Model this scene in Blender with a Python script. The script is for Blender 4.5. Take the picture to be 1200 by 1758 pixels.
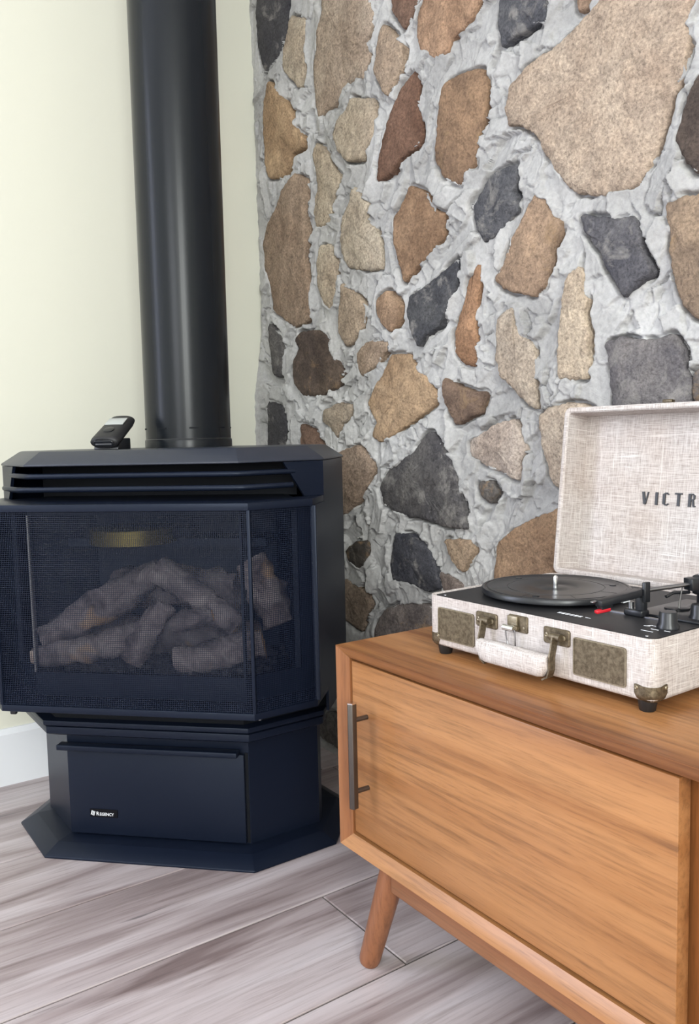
import bpy, bmesh, math, random
import numpy as np
from mathutils import Vector, Matrix, noise as mnoise

for o in list(bpy.data.objects):
    bpy.data.objects.remove(o, do_unlink=True)
scene = bpy.context.scene
COL = scene.collection
random.seed(7)
RNG = np.random.RandomState(11)
PI = math.pi

# ------------------------------------------------------------------ camera
F_PX = 1432.2
CAM_H = 0.80
YAW, PITCH, ROLL = math.radians(145.2255), math.radians(-5.1433), math.radians(-1.3023)
fwd = Vector((math.cos(YAW) * math.cos(PITCH), math.sin(YAW) * math.cos(PITCH), math.sin(PITCH)))
rgt = fwd.cross(Vector((0, 0, 1))).normalized()
upv = rgt.cross(fwd)
cam_r = rgt * math.cos(ROLL) + upv * math.sin(ROLL)
cam_u = -rgt * math.sin(ROLL) + upv * math.cos(ROLL)
cam_data = bpy.data.cameras.new('camera')
cam = bpy.data.objects.new('camera', cam_data)
COL.objects.link(cam)
M = Matrix.Identity(4)
for i in range(3):
    M[i][0], M[i][1], M[i][2] = cam_r[i], cam_u[i], -fwd[i]
M[2][3] = CAM_H
cam.matrix_world = M
cam_data.sensor_fit = 'VERTICAL'
cam_data.sensor_height = 24.0
cam_data.lens = 24.0 * F_PX / 1758.0
cam_data.clip_start = 0.02
scene.camera = cam

# ------------------------------------------------------------------ world, light, exposure
world = bpy.data.worlds.new('World')
scene.world = world
world.use_nodes = True
wn = world.node_tree.nodes
wn['Background'].inputs[0].default_value = (0.80, 0.92, 1.0, 1)
wn['Background'].inputs[1].default_value = 1.0

def window_light(name, loc, rot, sx, sy, power, color):
    d = bpy.data.lights.new(name, 'AREA')
    d.shape = 'RECTANGLE'; d.size = sx; d.size_y = sy
    d.energy = power; d.color = color
    o = bpy.data.objects.new(name, d)
    o.location = loc; o.rotation_euler = rot
    COL.objects.link(o)
    return o
# daylight of three windows, all behind the photographer or to the side
window_light('daylight_left_window', (-1.985, -1.42, 1.45), (PI / 2, 0, -PI / 2), 1.30, 1.75, 64, (0.74, 0.79, 1.0))
window_light('daylight_front_window', (1.20, -2.34, 1.68), (PI / 2, 0, 0), 1.35, 1.6, 40, (0.94, 0.96, 1.0))
window_light('daylight_side_window', (2.54, -1.05, 1.68), (PI / 2, 0, PI / 2), 1.0, 1.6, 100, (0.97, 1.0, 0.97))

scene.view_settings.view_transform = 'Standard'
scene.view_settings.look = 'None'
scene.view_settings.gamma = 1.0
scene.view_settings.use_curve_mapping = False
scene.view_settings.exposure = 0.20

# ------------------------------------------------------------------ object helpers
def link(name, me, m=None, parent=None, loc=None, rot=None):
    o = bpy.data.objects.new(name, me)
    COL.objects.link(o)
    if m is not None and me is not None:
        me.materials.clear(); me.materials.append(m)
    if parent is not None:
        o.parent = parent
    if loc is not None: o.location = loc
    if rot is not None: o.rotation_euler = rot
    return o

def empty(name, loc=(0, 0, 0), rz=0):
    o = bpy.data.objects.new(name, None)
    COL.objects.link(o)
    o.location = loc; o.rotation_euler = (0, 0, rz)
    o.empty_display_size = 0.05
    return o

def tag(o, label=None, cat=None, group=None, kind=None):
    if label: o['label'] = label
    if cat: o['category'] = cat
    if group: o['group'] = group
    if kind: o['kind'] = kind
    return o

def mesh_py(name, verts, faces, smooth=False):
    me = bpy.data.meshes.new(name)
    me.from_pydata([tuple(v) for v in verts], [], faces)
    me.validate()
    bm = bmesh.new(); bm.from_mesh(me)
    bmesh.ops.recalc_face_normals(bm, faces=bm.faces)
    bm.to_mesh(me); bm.free()
    if smooth:
        me.polygons.foreach_set('use_smooth', [True] * len(me.polygons))
    return me

def bm_mesh(name, bm, smooth=False):
    bmesh.ops.recalc_face_normals(bm, faces=bm.faces)
    me = bpy.data.meshes.new(name)
    bm.to_mesh(me); bm.free()
    if smooth:
        me.polygons.foreach_set('use_smooth', [True] * len(me.polygons))
    return me

def smooth_by_angle(me, ang=35):
    me.polygons.foreach_set('use_smooth', [True] * len(me.polygons))
    try:
        me.set_sharp_from_angle(angle=math.radians(ang))
    except Exception:
        pass
    return me

def box_bm(bm, x0, x1, y0, y1, z0, z1):
    vs = [bm.verts.new(p) for p in ((x0, y0, z0), (x1, y0, z0), (x1, y1, z0), (x0, y1, z0),
                                    (x0, y0, z1), (x1, y0, z1), (x1, y1, z1), (x0, y1, z1))]
    for f in ((3, 2, 1, 0), (4, 5, 6, 7), (0, 1, 5, 4), (1, 2, 6, 5), (2, 3, 7, 6), (3, 0, 4, 7)):
        bm.faces.new([vs[i] for i in f])
    return vs

def box_me(name, x0, x1, y0, y1, z0, z1, bevel=0.0, seg=2):
    bm = bmesh.new()
    box_bm(bm, x0, x1, y0, y1, z0, z1)
    if bevel > 0:
        bmesh.ops.bevel(bm, geom=list(bm.edges), offset=bevel, segments=seg, profile=0.5, affect='EDGES')
    me = bm_mesh(name, bm)
    if bevel > 0: smooth_by_angle(me, 50)
    return me

def prism_me(name, layers, cap=True, bevel=0.0):
    """layers: list of (list of (x,y), z) with equal counts, lofted."""
    verts, faces = [], []
    n = len(layers[0][0])
    for pts, z in layers:
        verts += [(p[0], p[1], z) for p in pts]
    for k in range(len(layers) - 1):
        for i in range(n):
            j = (i + 1) % n
            faces.append((k * n + i, k * n + j, (k + 1) * n + j, (k + 1) * n + i))
    if cap:
        faces.append(tuple(reversed(range(n))))
        faces.append(tuple(range((len(layers) - 1) * n, len(layers) * n)))
    me = mesh_py(name, verts, faces)
    if bevel > 0:
        bm = bmesh.new(); bm.from_mesh(me)
        bmesh.ops.bevel(bm, geom=list(bm.edges), offset=bevel, segments=2, profile=0.5, affect='EDGES', clamp_overlap=True)
        bm.to_mesh(me); bm.free()
        smooth_by_angle(me, 40)
    return me

def lathe_me(name, prof, seg=32, axis='Z', cap=True):
    """prof: list of (r, h) revolved round z."""
    verts, faces = [], []
    n = len(prof)
    for r, h in prof:
        for i in range(seg):
            a = 2 * PI * i / seg
            verts.append((r * math.cos(a), r * math.sin(a), h))
    for k in range(n - 1):
        for i in range(seg):
            j = (i + 1) % seg
            faces.append((k * seg + i, k * seg + j, (k + 1) * seg + j, (k + 1) * seg + i))
    if cap:
        faces.append(tuple(range(seg)))
        faces.append(tuple(range((n - 1) * seg, n * seg)))
    me = mesh_py(name, verts, faces)
    smooth_by_angle(me, 40)
    return me

def tube_me(name, pts, radii, seg=10, cap=True):
    pts = [Vector(p) for p in pts]
    if not hasattr(radii, '__len__'): radii = [radii] * len(pts)
    verts, faces = [], []
    prev = None
    for i, p in enumerate(pts):
        if i == 0: t = pts[1] - pts[0]
        elif i == len(pts) - 1: t = pts[-1] - pts[-2]
        else: t = (pts[i + 1] - pts[i - 1])
        t.normalize()
        ref = Vector((0, 0, 1)) if abs(t.z) < 0.9 else Vector((1, 0, 0))
        if prev is not None: ref = prev
        a = (ref - t * ref.dot(t)).normalized()
        prev = a
        b = t.cross(a)
        for k in range(seg):
            th = 2 * PI * k / seg
            verts.append(p + (a * math.cos(th) + b * math.sin(th)) * radii[i])
    for i in range(len(pts) - 1):
        for k in range(seg):
            j = (k + 1) % seg
            faces.append((i * seg + k, i * seg + j, (i + 1) * seg + j, (i + 1) * seg + k))
    if cap:
        faces.append(tuple(range(seg)))
        faces.append(tuple(range((len(pts) - 1) * seg, len(pts) * seg)))
    me = mesh_py(name, verts, faces)
    smooth_by_angle(me, 45)
    return me

def rrect(x0, x1, y0, y1, r, n=4):
    pts = []
    for cx, cy, a0 in ((x1 - r, y1 - r, 0), (x0 + r, y1 - r, 90), (x0 + r, y0 + r, 180), (x1 - r, y0 + r, 270)):
        for k in range(n + 1):
            a = math.radians(a0 + 90 * k / n)
            pts.append((cx + r * math.cos(a), cy + r * math.sin(a)))
    return pts

def plate_front(name, x0, x1, z0, z1, y0, y1, r=0.003, edge=0.0008):
    """rounded plate in the xz plane, thick along y (y0 = front, y1 = back)."""
    o = rrect(x0, x1, z0, z1, r)
    i = rrect(x0 + edge, x1 - edge, z0 + edge, z1 - edge, max(r - edge, 0.0003))
    n = len(o)
    verts = [(p[0], y1, p[1]) for p in o] + [(p[0], y0 + edge, p[1]) for p in o] + [(p[0], y0, p[1]) for p in i]
    faces = []
    for k in range(2):
        for a in range(n):
            b = (a + 1) % n
            faces.append((k * n + a, k * n + b, (k + 1) * n + b, (k + 1) * n + a))
    faces.append(tuple(range(n))); faces.append(tuple(range(2 * n, 3 * n)))
    me = mesh_py(name, verts, faces)
    smooth_by_angle(me, 40)
    return me

# ------------------------------------------------------------------ material helpers
def new_mat(name):
    m = bpy.data.materials.new(name); m.use_nodes = True
    nt = m.node_tree
    b = nt.nodes['Principled BSDF']
    return m, nt, b

def N(nt, t, **kw):
    n = nt.nodes.new(t)
    for k, v in kw.items(): setattr(n, k, v)
    return n

def L(nt, a, b): nt.links.new(a, b)

def simple(name, col, rough=0.5, metal=0.0, bump=0.0, bscale=300, spec=None, coat=0.0):
    m, nt, b = new_mat(name)
    b.inputs['Base Color'].default_value = (*col, 1)
    b.inputs['Roughness'].default_value = rough
    b.inputs['Metallic'].default_value = metal
    if spec is not None: b.inputs['Specular IOR Level'].default_value = spec
    if coat: b.inputs['Coat Weight'].default_value = coat
    if bump:
        tc = N(nt, 'ShaderNodeTexCoord'); no = N(nt, 'ShaderNodeTexNoise')
        no.inputs['Scale'].default_value = bscale; no.inputs['Detail'].default_value = 3
        bp = N(nt, 'ShaderNodeBump'); bp.inputs['Strength'].default_value = bump
        bp.inputs['Distance'].default_value = 0.001
        L(nt, tc.outputs['Object'], no.inputs['Vector']); L(nt, no.outputs['Fac'], bp.inputs['Height'])
        L(nt, bp.outputs['Normal'], b.inputs['Normal'])
    return m

def ramp(nt, stops):
    r = N(nt, 'ShaderNodeValToRGB')
    e = r.color_ramp.elements
    while len(e) > 1: e.remove(e[0])
    e[0].position = stops[0][0]; e[0].color = (*stops[0][1], 1)
    for p, c in stops[1:]:
        k = e.new(p); k.color = (*c, 1)
    return r

def mapped(nt, scale, rnd=False, coord='Object', rot=(0, 0, 0)):
    tc = N(nt, 'ShaderNodeTexCoord')
    mp = N(nt, 'ShaderNodeMapping')
    mp.inputs['Scale'].default_value = scale
    mp.inputs['Rotation'].default_value = rot
    src = tc.outputs[coord]
    if rnd:
        oi = N(nt, 'ShaderNodeObjectInfo')
        mu = N(nt, 'ShaderNodeMath', operation='MULTIPLY'); mu.inputs[1].default_value = 37.0
        L(nt, oi.outputs['Random'], mu.inputs[0])
        ad = N(nt, 'ShaderNodeVectorMath', operation='ADD')
        L(nt, src, ad.inputs[0]); L(nt, mu.outputs[0], ad.inputs[1])
        src = ad.outputs[0]
    L(nt, src, mp.inputs['Vector'])
    return mp.outputs['Vector']

def tex(nt, vec, scale, detail=4, rough=0.55, dist=0.0):
    n = N(nt, 'ShaderNodeTexNoise')
    n.inputs['Scale'].default_value = scale; n.inputs['Detail'].default_value = detail
    n.inputs['Roughness'].default_value = rough; n.inputs['Distortion'].default_value = dist
    L(nt, vec, n.inputs['Vector'])
    return n.outputs['Fac']

def mixc(nt, fac, a, b, mode='MIX'):
    m = N(nt, 'ShaderNodeMix', data_type='RGBA', blend_type=mode)
    for s, v in ((0, fac), (6, a), (7, b)):
        if isinstance(v, (int, float)): m.inputs[s].default_value = v
        elif isinstance(v, tuple): m.inputs[s].default_value = (*v, 1)
        else: L(nt, v, m.inputs[s])
    return m.outputs[2]

def bump(nt, b, h, strength=0.3, dist=0.002, prev=None):
    bp = N(nt, 'ShaderNodeBump')
    bp.inputs['Strength'].default_value = strength; bp.inputs['Distance'].default_value = dist
    L(nt, h, bp.inputs['Height'])
    if prev is not None: L(nt, prev, bp.inputs['Normal'])
    L(nt, bp.outputs['Normal'], b.inputs['Normal'])
    return bp.outputs['Normal']

def math_n(nt, op, a, b=None):
    m = N(nt, 'ShaderNodeMath', operation=op)
    for i, v in enumerate((a, b)):
        if v is None: continue
        if isinstance(v, (int, float)): m.inputs[i].default_value = v
        else: L(nt, v, m.inputs[i])
    return m.outputs[0]

def wood_mat(name, axis, dark, mid, light, rough=0.33, rnd=True):
    m, nt, b = new_mat(name)
    s = [13.0, 13.0, 13.0]; s[axis] = 0.55
    v = mapped(nt, tuple(s), rnd)
    broad = tex(nt, v, 1.1, 3, 0.5, 0.6)
    s2 = [60.0, 60.0, 60.0]; s2[axis] = 2.6
    v2 = mapped(nt, tuple(s2), rnd)
    fine = tex(nt, v2, 2.2, 5, 0.65, 0.3)
    s3 = [260.0, 260.0, 260.0]; s3[axis] = 14
    pores = tex(nt, mapped(nt, tuple(s3), rnd), 2.0, 2, 0.5)
    r = ramp(nt, [(0.34, dark), (0.46, mid), (0.58, light), (0.72, mid)])
    L(nt, broad, r.inputs[0])
    r2 = ramp(nt, [(0.30, (0.62, 0.60, 0.58)), (0.52, (1, 1, 1)), (0.75, (1.10, 1.10, 1.10))])
    L(nt, fine, r2.inputs[0])
    c = mixc(nt, 1.0, r.outputs[0], r2.outputs[0], 'MULTIPLY')
    r3 = ramp(nt, [(0.32, (0.55, 0.5, 0.46)), (0.42, (1, 1, 1))])
    L(nt, pores, r3.inputs[0])
    c = mixc(nt, 0.35, c, r3.outputs[0], 'MULTIPLY')
    L(nt, c, b.inputs['Base Color'])
    b.inputs['Roughness'].default_value = rough
    bump(nt, b, fine, 0.10, 0.0008)
    return m

def fabric_mat(name, ax_u, ax_v, tint=1.0):
    """linen weave: long slubby threads along two axes."""
    m, nt, b = new_mat(name)
    def thread(along, across, sc, stretch):
        s = [300.0, 300.0, 300.0]; s[along] = stretch; s[across] = sc
        return tex(nt, mapped(nt, tuple(s)), 1.0, 2, 0.6)
    a1 = thread(ax_u, ax_v, 1300, 60); a2 = thread(ax_v, ax_u, 1300, 70)
    b1 = thread(ax_u, ax_v, 520, 16); b2 = thread(ax_v, ax_u, 520, 18)
    fine = math_n(nt, 'ADD', a1, a2)
    ro = ramp(nt, [(0.70, (0.32, 0.278, 0.262)), (1.0, (0.50, 0.455, 0.434)), (1.3, (0.62, 0.58, 0.565))])
    # ramp input is clamped to 1, so halve
    h = math_n(nt, 'MULTIPLY', fine, 0.5)
    ro.color_ramp.elements[0].position = 0.36; ro.color_ramp.elements[1].position = 0.5; ro.color_ramp.elements[2].position = 0.62
    L(nt, h, ro.inputs[0])
    t1 = ramp(nt, [(0.60, (0, 0, 0)), (0.70, (1, 1, 1))]); L(nt, b1, t1.inputs[0])
    t2 = ramp(nt, [(0.60, (0, 0, 0)), (0.70, (1, 1, 1))]); L(nt, b2, t2.inputs[0])
    light = math_n(nt, 'MAXIMUM', t1.outputs[0], t2.outputs[0])
    c = mixc(nt, math_n(nt, 'MULTIPLY', light, 0.8), ro.outputs[0], (0.70, 0.675, 0.655))
    dk = tex(nt, mapped(nt, (5, 5, 5)), 2.0, 3, 0.5)
    rd = ramp(nt, [(0.3, (0.92 * tint, 0.87 * tint, 0.83 * tint)), (0.6, (tint, tint, tint))]); L(nt, dk, rd.inputs[0])
    c = mixc(nt, 1.0, c, rd.outputs[0], 'MULTIPLY')
    L(nt, c, b.inputs['Base Color'])
    b.inputs['Roughness'].default_value = 0.85
    b.inputs['Specular IOR Level'].default_value = 0.2
    bump(nt, b, h, 0.35, 0.0008)
    return m

def stone_mat(name, second, amount, third=None, speckle=0.5, bumps=0.9):
    m, nt, b = new_mat(name)
    oi = N(nt, 'ShaderNodeObjectInfo')
    v = mapped(nt, (1, 1, 1), True)
    big = tex(nt, v, 9, 4, 0.6, 0.4)
    mid = tex(nt, v, 38, 5, 0.65, 0.2)
    grain = tex(nt, v, 190, 4, 0.7)
    r = ramp(nt, [(0.50 - amount * 0.28, (0, 0, 0)), (0.64, (1, 1, 1))])
    L(nt, big, r.inputs[0])
    c = mixc(nt, r.outputs[0], oi.outputs['Color'], mixc(nt, 1.0, oi.outputs['Color'], second, 'MULTIPLY'))
    r2 = ramp(nt, [(0.28, (0.64, 0.63, 0.64)), (0.48, (0.97, 0.97, 0.97)), (0.72, (1.25, 1.24, 1.22))])
    L(nt, mid, r2.inputs[0])
    c = mixc(nt, 0.85, c, r2.outputs[0], 'MULTIPLY')
    r3 = ramp(nt, [(0.30, (0.40, 0.39, 0.38)), (0.5, (1, 1, 1)), (0.7, (1.55, 1.54, 1.52))])
    L(nt, grain, r3.inputs[0])
    c = mixc(nt, speckle, c, r3.outputs[0], 'MULTIPLY')
    if third is not None:
        t = tex(nt, v, 16, 5, 0.7, 0.5)
        rt = ramp(nt, [(0.56, (0, 0, 0)), (0.68, (1, 1, 1))]); L(nt, t, rt.inputs[0])
        c = mixc(nt, math_n(nt, 'MULTIPLY', rt.outputs[0], 0.75), c, third)
    L(nt, c, b.inputs['Base Color'])
    b.inputs['Roughness'].default_value = 0.9
    b.inputs['Specular IOR Level'].default_value = 0.25
    p = bump(nt, b, mid, 0.8 * bumps, 0.008)
    bump(nt, b, grain, 0.9 * bumps, 0.003, p)
    return m

# ------------------------------------------------------------------ materials
MAT = {}
MAT['black'] = simple('stove_black_paint', (0.0055, 0.0085, 0.0185), 0.36, 0.0, 0.08, 900, 0.27)
MAT['black'].node_tree.nodes['Principled BSDF'].inputs['Specular Tint'].default_value = (0.74, 0.83, 1.0, 1)
MAT['pipe'] = simple('flue_black_paint', (0.008, 0.010, 0.013), 0.27, 0.0, 0.02, 500, 0.24)
MAT['top_lit_black'] = simple('stove_black_top_lit', (0.022, 0.027, 0.042), 0.38, 0.0, 0.08, 900, 0.55)  # stove black made lighter and glossier; ceiling reflection put into the top's colour
MAT['dark'] = simple('firebox_black', (0.005, 0.006, 0.009), 0.7, 0.0, 0.0, 300, 0.2)
MAT['liner'] = simple('firebox_liner', (0.018, 0.026, 0.042), 0.6, 0.0, 0.0, 300, 0.3)
MAT['wire'] = simple('screen_wire', (0.008, 0.013, 0.030), 0.5, 0.0, 0.0, 300, 0.25)
MAT['chrome'] = simple('chrome', (0.72, 0.72, 0.72), 0.18, 1.0)
MAT['steel'] = simple('steel', (0.35, 0.35, 0.36), 0.30, 1.0)
MAT['white_print'] = simple('white_print', (0.80, 0.82, 0.85), 0.5)
MAT['black_plastic'] = simple('black_plastic', (0.012, 0.013, 0.016), 0.32)
MAT['matte_plastic'] = simple('matte_black_plastic', (0.014, 0.014, 0.016), 0.5, 0.0, 0.05, 900)
MAT['rubber'] = simple('rubber', (0.012, 0.012, 0.013), 0.45)
MAT['red'] = simple('stylus_red', (0.50, 0.012, 0.022), 0.35)
MAT['letters'] = simple('letter_black', (0.012, 0.012, 0.012), 0.4)
MAT['badge'] = simple('badge_black', (0.003, 0.003, 0.005), 0.6, 0.0, 0.0, 300, 0.15)
MAT['bronze_dark'] = simple('gunmetal_bar', (0.13, 0.115, 0.105), 0.33, 0.9)
MAT['lcd'] = simple('lcd_glass', (0.42, 0.44, 0.43), 0.25)
MAT['gold'] = simple('brass_collar', (0.30, 0.22, 0.06), 0.4, 0.8)
MAT['trim'] = simple('white_trim_paint', (0.74, 0.76, 0.80), 0.45)
MAT['ceiling'] = simple('ceiling_paint', (0.80, 0.80, 0.77), 0.9)
MAT['wood_x'] = wood_mat('console_wood_x', 0, (0.18, 0.064, 0.021), (0.29, 0.124, 0.043), (0.365, 0.17, 0.065))
MAT['wood_z'] = wood_mat('console_wood_z', 2, (0.19, 0.070, 0.026), (0.275, 0.112, 0.043), (0.33, 0.146, 0.060))
MAT['wood_leg'] = wood_mat('console_wood_leg', 2, (0.15, 0.050, 0.022), (0.21, 0.076, 0.032), (0.265, 0.105, 0.046), 0.38)
MAT['wood_apron'] = wood_mat('console_wood_apron', 0, (0.165, 0.060, 0.025), (0.235, 0.092, 0.038), (0.28, 0.12, 0.050), 0.36)
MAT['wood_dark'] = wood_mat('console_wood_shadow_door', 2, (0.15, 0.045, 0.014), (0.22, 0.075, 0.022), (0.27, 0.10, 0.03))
MAT['fabric_xz'] = fabric_mat('linen_front', 0, 2)
MAT['fabric_yz'] = fabric_mat('linen_side', 1, 2)

def metal_mottled(name, a, bcol, rough=0.42):
    m, nt, b = new_mat(name)
    v = mapped(nt, (1, 1, 1))
    n1 = tex(nt, v, 170, 5, 0.7, 0.3)
    r = ramp(nt, [(0.35, a), (0.65, bcol)]); L(nt, n1, r.inputs[0])
    L(nt, r.outputs[0], b.inputs['Base Color'])
    b.inputs['Metallic'].default_value = 0.75; b.inputs['Roughness'].default_value = rough
    return m
MAT['brass'] = metal_mottled('antique_brass', (0.085, 0.066, 0.042), (0.21, 0.17, 0.115), 0.45)
MAT['brass_rim'] = metal_mottled('antique_brass_edge', (0.22, 0.185, 0.125), (0.34, 0.29, 0.21), 0.35)

def wall_paint():
    m, nt, b = new_mat('warm_white_wall_paint')
    b.inputs['Base Color'].default_value = (0.70, 0.695, 0.60, 1)
    b.inputs['Roughness'].default_value = 0.8
    n1 = tex(nt, mapped(nt, (1, 1, 1)), 260, 3, 0.6)
    bump(nt, b, n1, 0.06, 0.001)
    return m
MAT['wall'] = wall_paint()

def mortar_mat():
    m, nt, b = new_mat('grey_mortar')
    v = mapped(nt, (1, 1, 1))
    n1 = tex(nt, v, 5, 5, 0.6, 0.3)
    r = ramp(nt, [(0.30, (0.28, 0.276, 0.272)), (0.55, (0.42, 0.414, 0.408)), (0.75, (0.52, 0.515, 0.51))])
    L(nt, n1, r.inputs[0])
    n2 = tex(nt, v, 120, 4, 0.65)
    r2 = ramp(nt, [(0.3, (0.85, 0.85, 0.85)), (0.6, (1.05, 1.05, 1.05))]); L(nt, n2, r2.inputs[0])
    c = mixc(nt, 1.0, r.outputs[0], r2.outputs[0], 'MULTIPLY')
    L(nt, c, b.inputs['Base Color'])
    b.inputs['Roughness'].default_value = 0.85
    b.inputs['Specular IOR Level'].default_value = 0.3
    p = bump(nt, b, tex(nt, v, 45, 5, 0.6, 0.8), 0.55, 0.006)
    bump(nt, b, n2, 0.35, 0.0012, p)
    return m
MAT['mortar'] = mortar_mat()

def plank_mat():
    m, nt, b = new_mat('wood_look_plank_tile')
    v = mapped(nt, (7, 0.55, 1), True)
    broad = tex(nt, v, 1.6, 4, 0.55, 1.1)
    r = ramp(nt, [(0.30, (0.20, 0.152, 0.150)), (0.42, (0.36, 0.30, 0.302)), (0.55, (0.49, 0.43, 0.44)), (0.75, (0.56, 0.51, 0.53))])
    L(nt, broad, r.inputs[0])
    fine = tex(nt, mapped(nt, (75, 3.0, 1), True), 2.0, 5, 0.65, 0.5)
    r2 = ramp(nt, [(0.3, (0.72, 0.69, 0.67)), (0.5, (1, 1, 1)), (0.75, (1.1, 1.09, 1.08))]); L(nt, fine, r2.inputs[0])
    c = mixc(nt, 0.9, r.outputs[0], r2.outputs[0], 'MULTIPLY')
    # a few dark mineral streaks
    st = tex(nt, mapped(nt, (26, 1.5, 1), True), 2.3, 3, 0.5, 0.4)
    rs = ramp(nt, [(0.25, (1, 1, 1)), (0.31, (0, 0, 0))]); L(nt, st, rs.inputs[0])
    c = mixc(nt, math_n(nt, 'MULTIPLY', rs.outputs[0], 0.75), c, (0.12, 0.105, 0.105))
    L(nt, c, b.inputs['Base Color'])
    b.inputs['Roughness'].default_value = 0.32
    b.inputs['Specular IOR Level'].default_value = 0.5
    bump(nt, b, fine, 0.06, 0.0008)
    return m
MAT['plank'] = plank_mat()
MAT['grout'] = simple('floor_grout', (0.13, 0.115, 0.105), 0.8)

def glass_mat():
    m = bpy.data.materials.new('stove_glass'); m.use_nodes = True
    nt = m.node_tree; nt.nodes.remove(nt.nodes['Principled BSDF'])
    out = nt.nodes['Material Output']
    tr = N(nt, 'ShaderNodeBsdfTransparent'); tr.inputs[0].default_value = (0.86, 0.88, 0.92, 1)
    gl = N(nt, 'ShaderNodeBsdfGlossy'); gl.inputs['Roughness'].default_value = 0.02
    fr = N(nt, 'ShaderNodeFresnel'); fr.inputs[0].default_value = 1.22
    mx = N(nt, 'ShaderNodeMixShader')
    L(nt, fr.outputs[0], mx.inputs[0]); L(nt, tr.outputs[0], mx.inputs[1]); L(nt, gl.outputs[0], mx.inputs[2])
    L(nt, mx.outputs[0], out.inputs[0])
    return m
MAT['glass'] = glass_mat()

def log_mat():
    m, nt, b = new_mat('ceramic_log_bark')
    v = mapped(nt, (1, 1, 1), True)
    n1 = tex(nt, v, 22, 5, 0.65, 0.8)
    r = ramp(nt, [(0.30, (0.07, 0.05, 0.046)), (0.48, (0.27, 0.205, 0.18)), (0.66, (0.45, 0.36, 0.31))]); L(nt, n1, r.inputs[0])
    n2 = tex(nt, v, 9, 3, 0.5, 0.4)
    r2 = ramp(nt, [(0.60, (0, 0, 0)), (0.68, (1, 1, 1))]); L(nt, n2, r2.inputs[0])
    c = mixc(nt, math_n(nt, 'MULTIPLY', r2.outputs[0], 0.8), r.outputs[0], (0.62, 0.36, 0.16))
    L(nt, c, b.inputs['Base Color']); b.inputs['Roughness'].default_value = 0.9
    bump(nt, b, n1, 0.9, 0.008)
    return m
MAT['log'] = log_mat()
MAT['log_cut'] = simple('log_cut_wood', (0.66, 0.38, 0.17), 0.85, 0, 0.6, 120)
MAT['ember'] = simple('ember_bed', (0.035, 0.032, 0.034), 0.95, 0, 0.9, 80)

MAT['st_tan'] = stone_mat('stone_tan', (0.80, 0.76, 0.74), 0.5, None, 0.75)
MAT['st_warm'] = stone_mat('stone_warm', (0.66, 0.62, 0.60), 0.5, None, 0.65)
MAT['st_mix'] = stone_mat('stone_mixed', (0.50, 0.50, 0.54), 0.6, (0.30, 0.20, 0.115), 0.65)
MAT['st_slate'] = stone_mat('stone_slate', (0.55, 0.56, 0.62), 0.6, (0.27, 0.255, 0.24), 0.7, 0.9)

# ------------------------------------------------------------------ room
WX, WY = -2.044, 1.14          # left wall plane, back wall base plane
RX, FY, CZ = 2.60, -2.40, 2.60  # right wall, front wall, ceiling
tag(link('ceiling', box_me('ceiling', WX - 0.12, RX + 0.12, FY - 0.12, WY + 0.25, CZ, CZ + 0.1), MAT['ceiling']),
    'plain white ceiling', kind='structure')

def wall_with_hole(name, axis, pos, a0, a1, h0, h1, thick):
    bm = bmesh.new()
    if axis == 'Y':
        lo, hi = WX, RX
        def bx(p, q, r, s): box_bm(bm, p, q, pos - thick, pos, r, s)
    else:
        lo, hi = FY, WY + 0.25
        def bx(p, q, r, s): box_bm(bm, min(pos, pos + thick), max(pos, pos + thick), p, q, r, s)
    bx(lo, a0, 0, CZ); bx(a1, hi, 0, CZ); bx(a0, a1, 0, h0); bx(a0, a1, h1, CZ)
    return tag(link(name, bm_mesh(name, bm), MAT['wall']), kind='structure')
wall_with_hole('wall_left', 'X', WX, -2.10, -0.74, 0.55, 2.35, -0.12)['label'] = 'plain warm white painted wall behind the stove pipe'
wall_with_hole('wall_front', 'Y', FY, 0.50, 1.90, 0.86, 2.50, 0.12)['label'] = 'white wall with a window behind the camera'
wall_with_hole('wall_right', 'X', RX, -1.58, -0.52, 0.86, 2.50, 0.12)['label'] = 'white wall with a side window behind the camera'

def window(name, axis, pos, a0, a1, h0, h1, label):
    root = empty(name); tag(root, label, kind='structure')
    def bar(nm, p, q, r, s):
        if axis == 'Y': me = box_me(nm, p, q, pos - 0.07, pos - 0.02, r, s)
        elif pos > 0: me = box_me(nm, pos + 0.02, pos + 0.07, p, q, r, s)
        else: me = box_me(nm, pos - 0.07, pos - 0.02, p, q, r, s)
        link(nm, me, MAT['trim'], root)
    w = 0.05
    bar('frame', a0, a0 + w, h0, h1); bar('frame', a1 - w, a1, h0, h1)
    bar('frame', a0 + w, a1 - w, h0, h0 + w); bar('frame', a0 + w, a1 - w, h1 - w, h1)
    c = (a0 + a1) / 2
    bar('mullion', c - w / 2, c + w / 2, h0 + w, h1 - w)
window('window_1', 'Y', FY, 0.50, 1.90, 0.86, 2.50, 'window in the wall behind the camera')
window('window_2', 'X', RX, -1.58, -0.52, 0.86, 2.50, 'side window in the right wall behind the camera')
window('window_3', 'X', WX, -2.10, -0.74, 0.55, 2.35, 'window in the left wall beside the camera')

# baseboard along the left wall
bb_prof = [(WX, 0.0), (WX + 0.014, 0.0), (WX + 0.014, 0.122), (WX + 0.006, 0.134), (WX, 0.134)]
verts = [(x, FY, z) for x, z in bb_prof] + [(x, 1.10, z) for x, z in bb_prof]
faces = [(i, (i + 1) % 5, 5 + (i + 1) % 5, 5 + i) for i in range(5)] + [(4, 3, 2, 1, 0), (5, 6, 7, 8, 9)]
tag(link('baseboard_left', mesh_py('baseboard_left', verts, faces), MAT['trim']),
    'white painted baseboard along the left wall', kind='structure')

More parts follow.
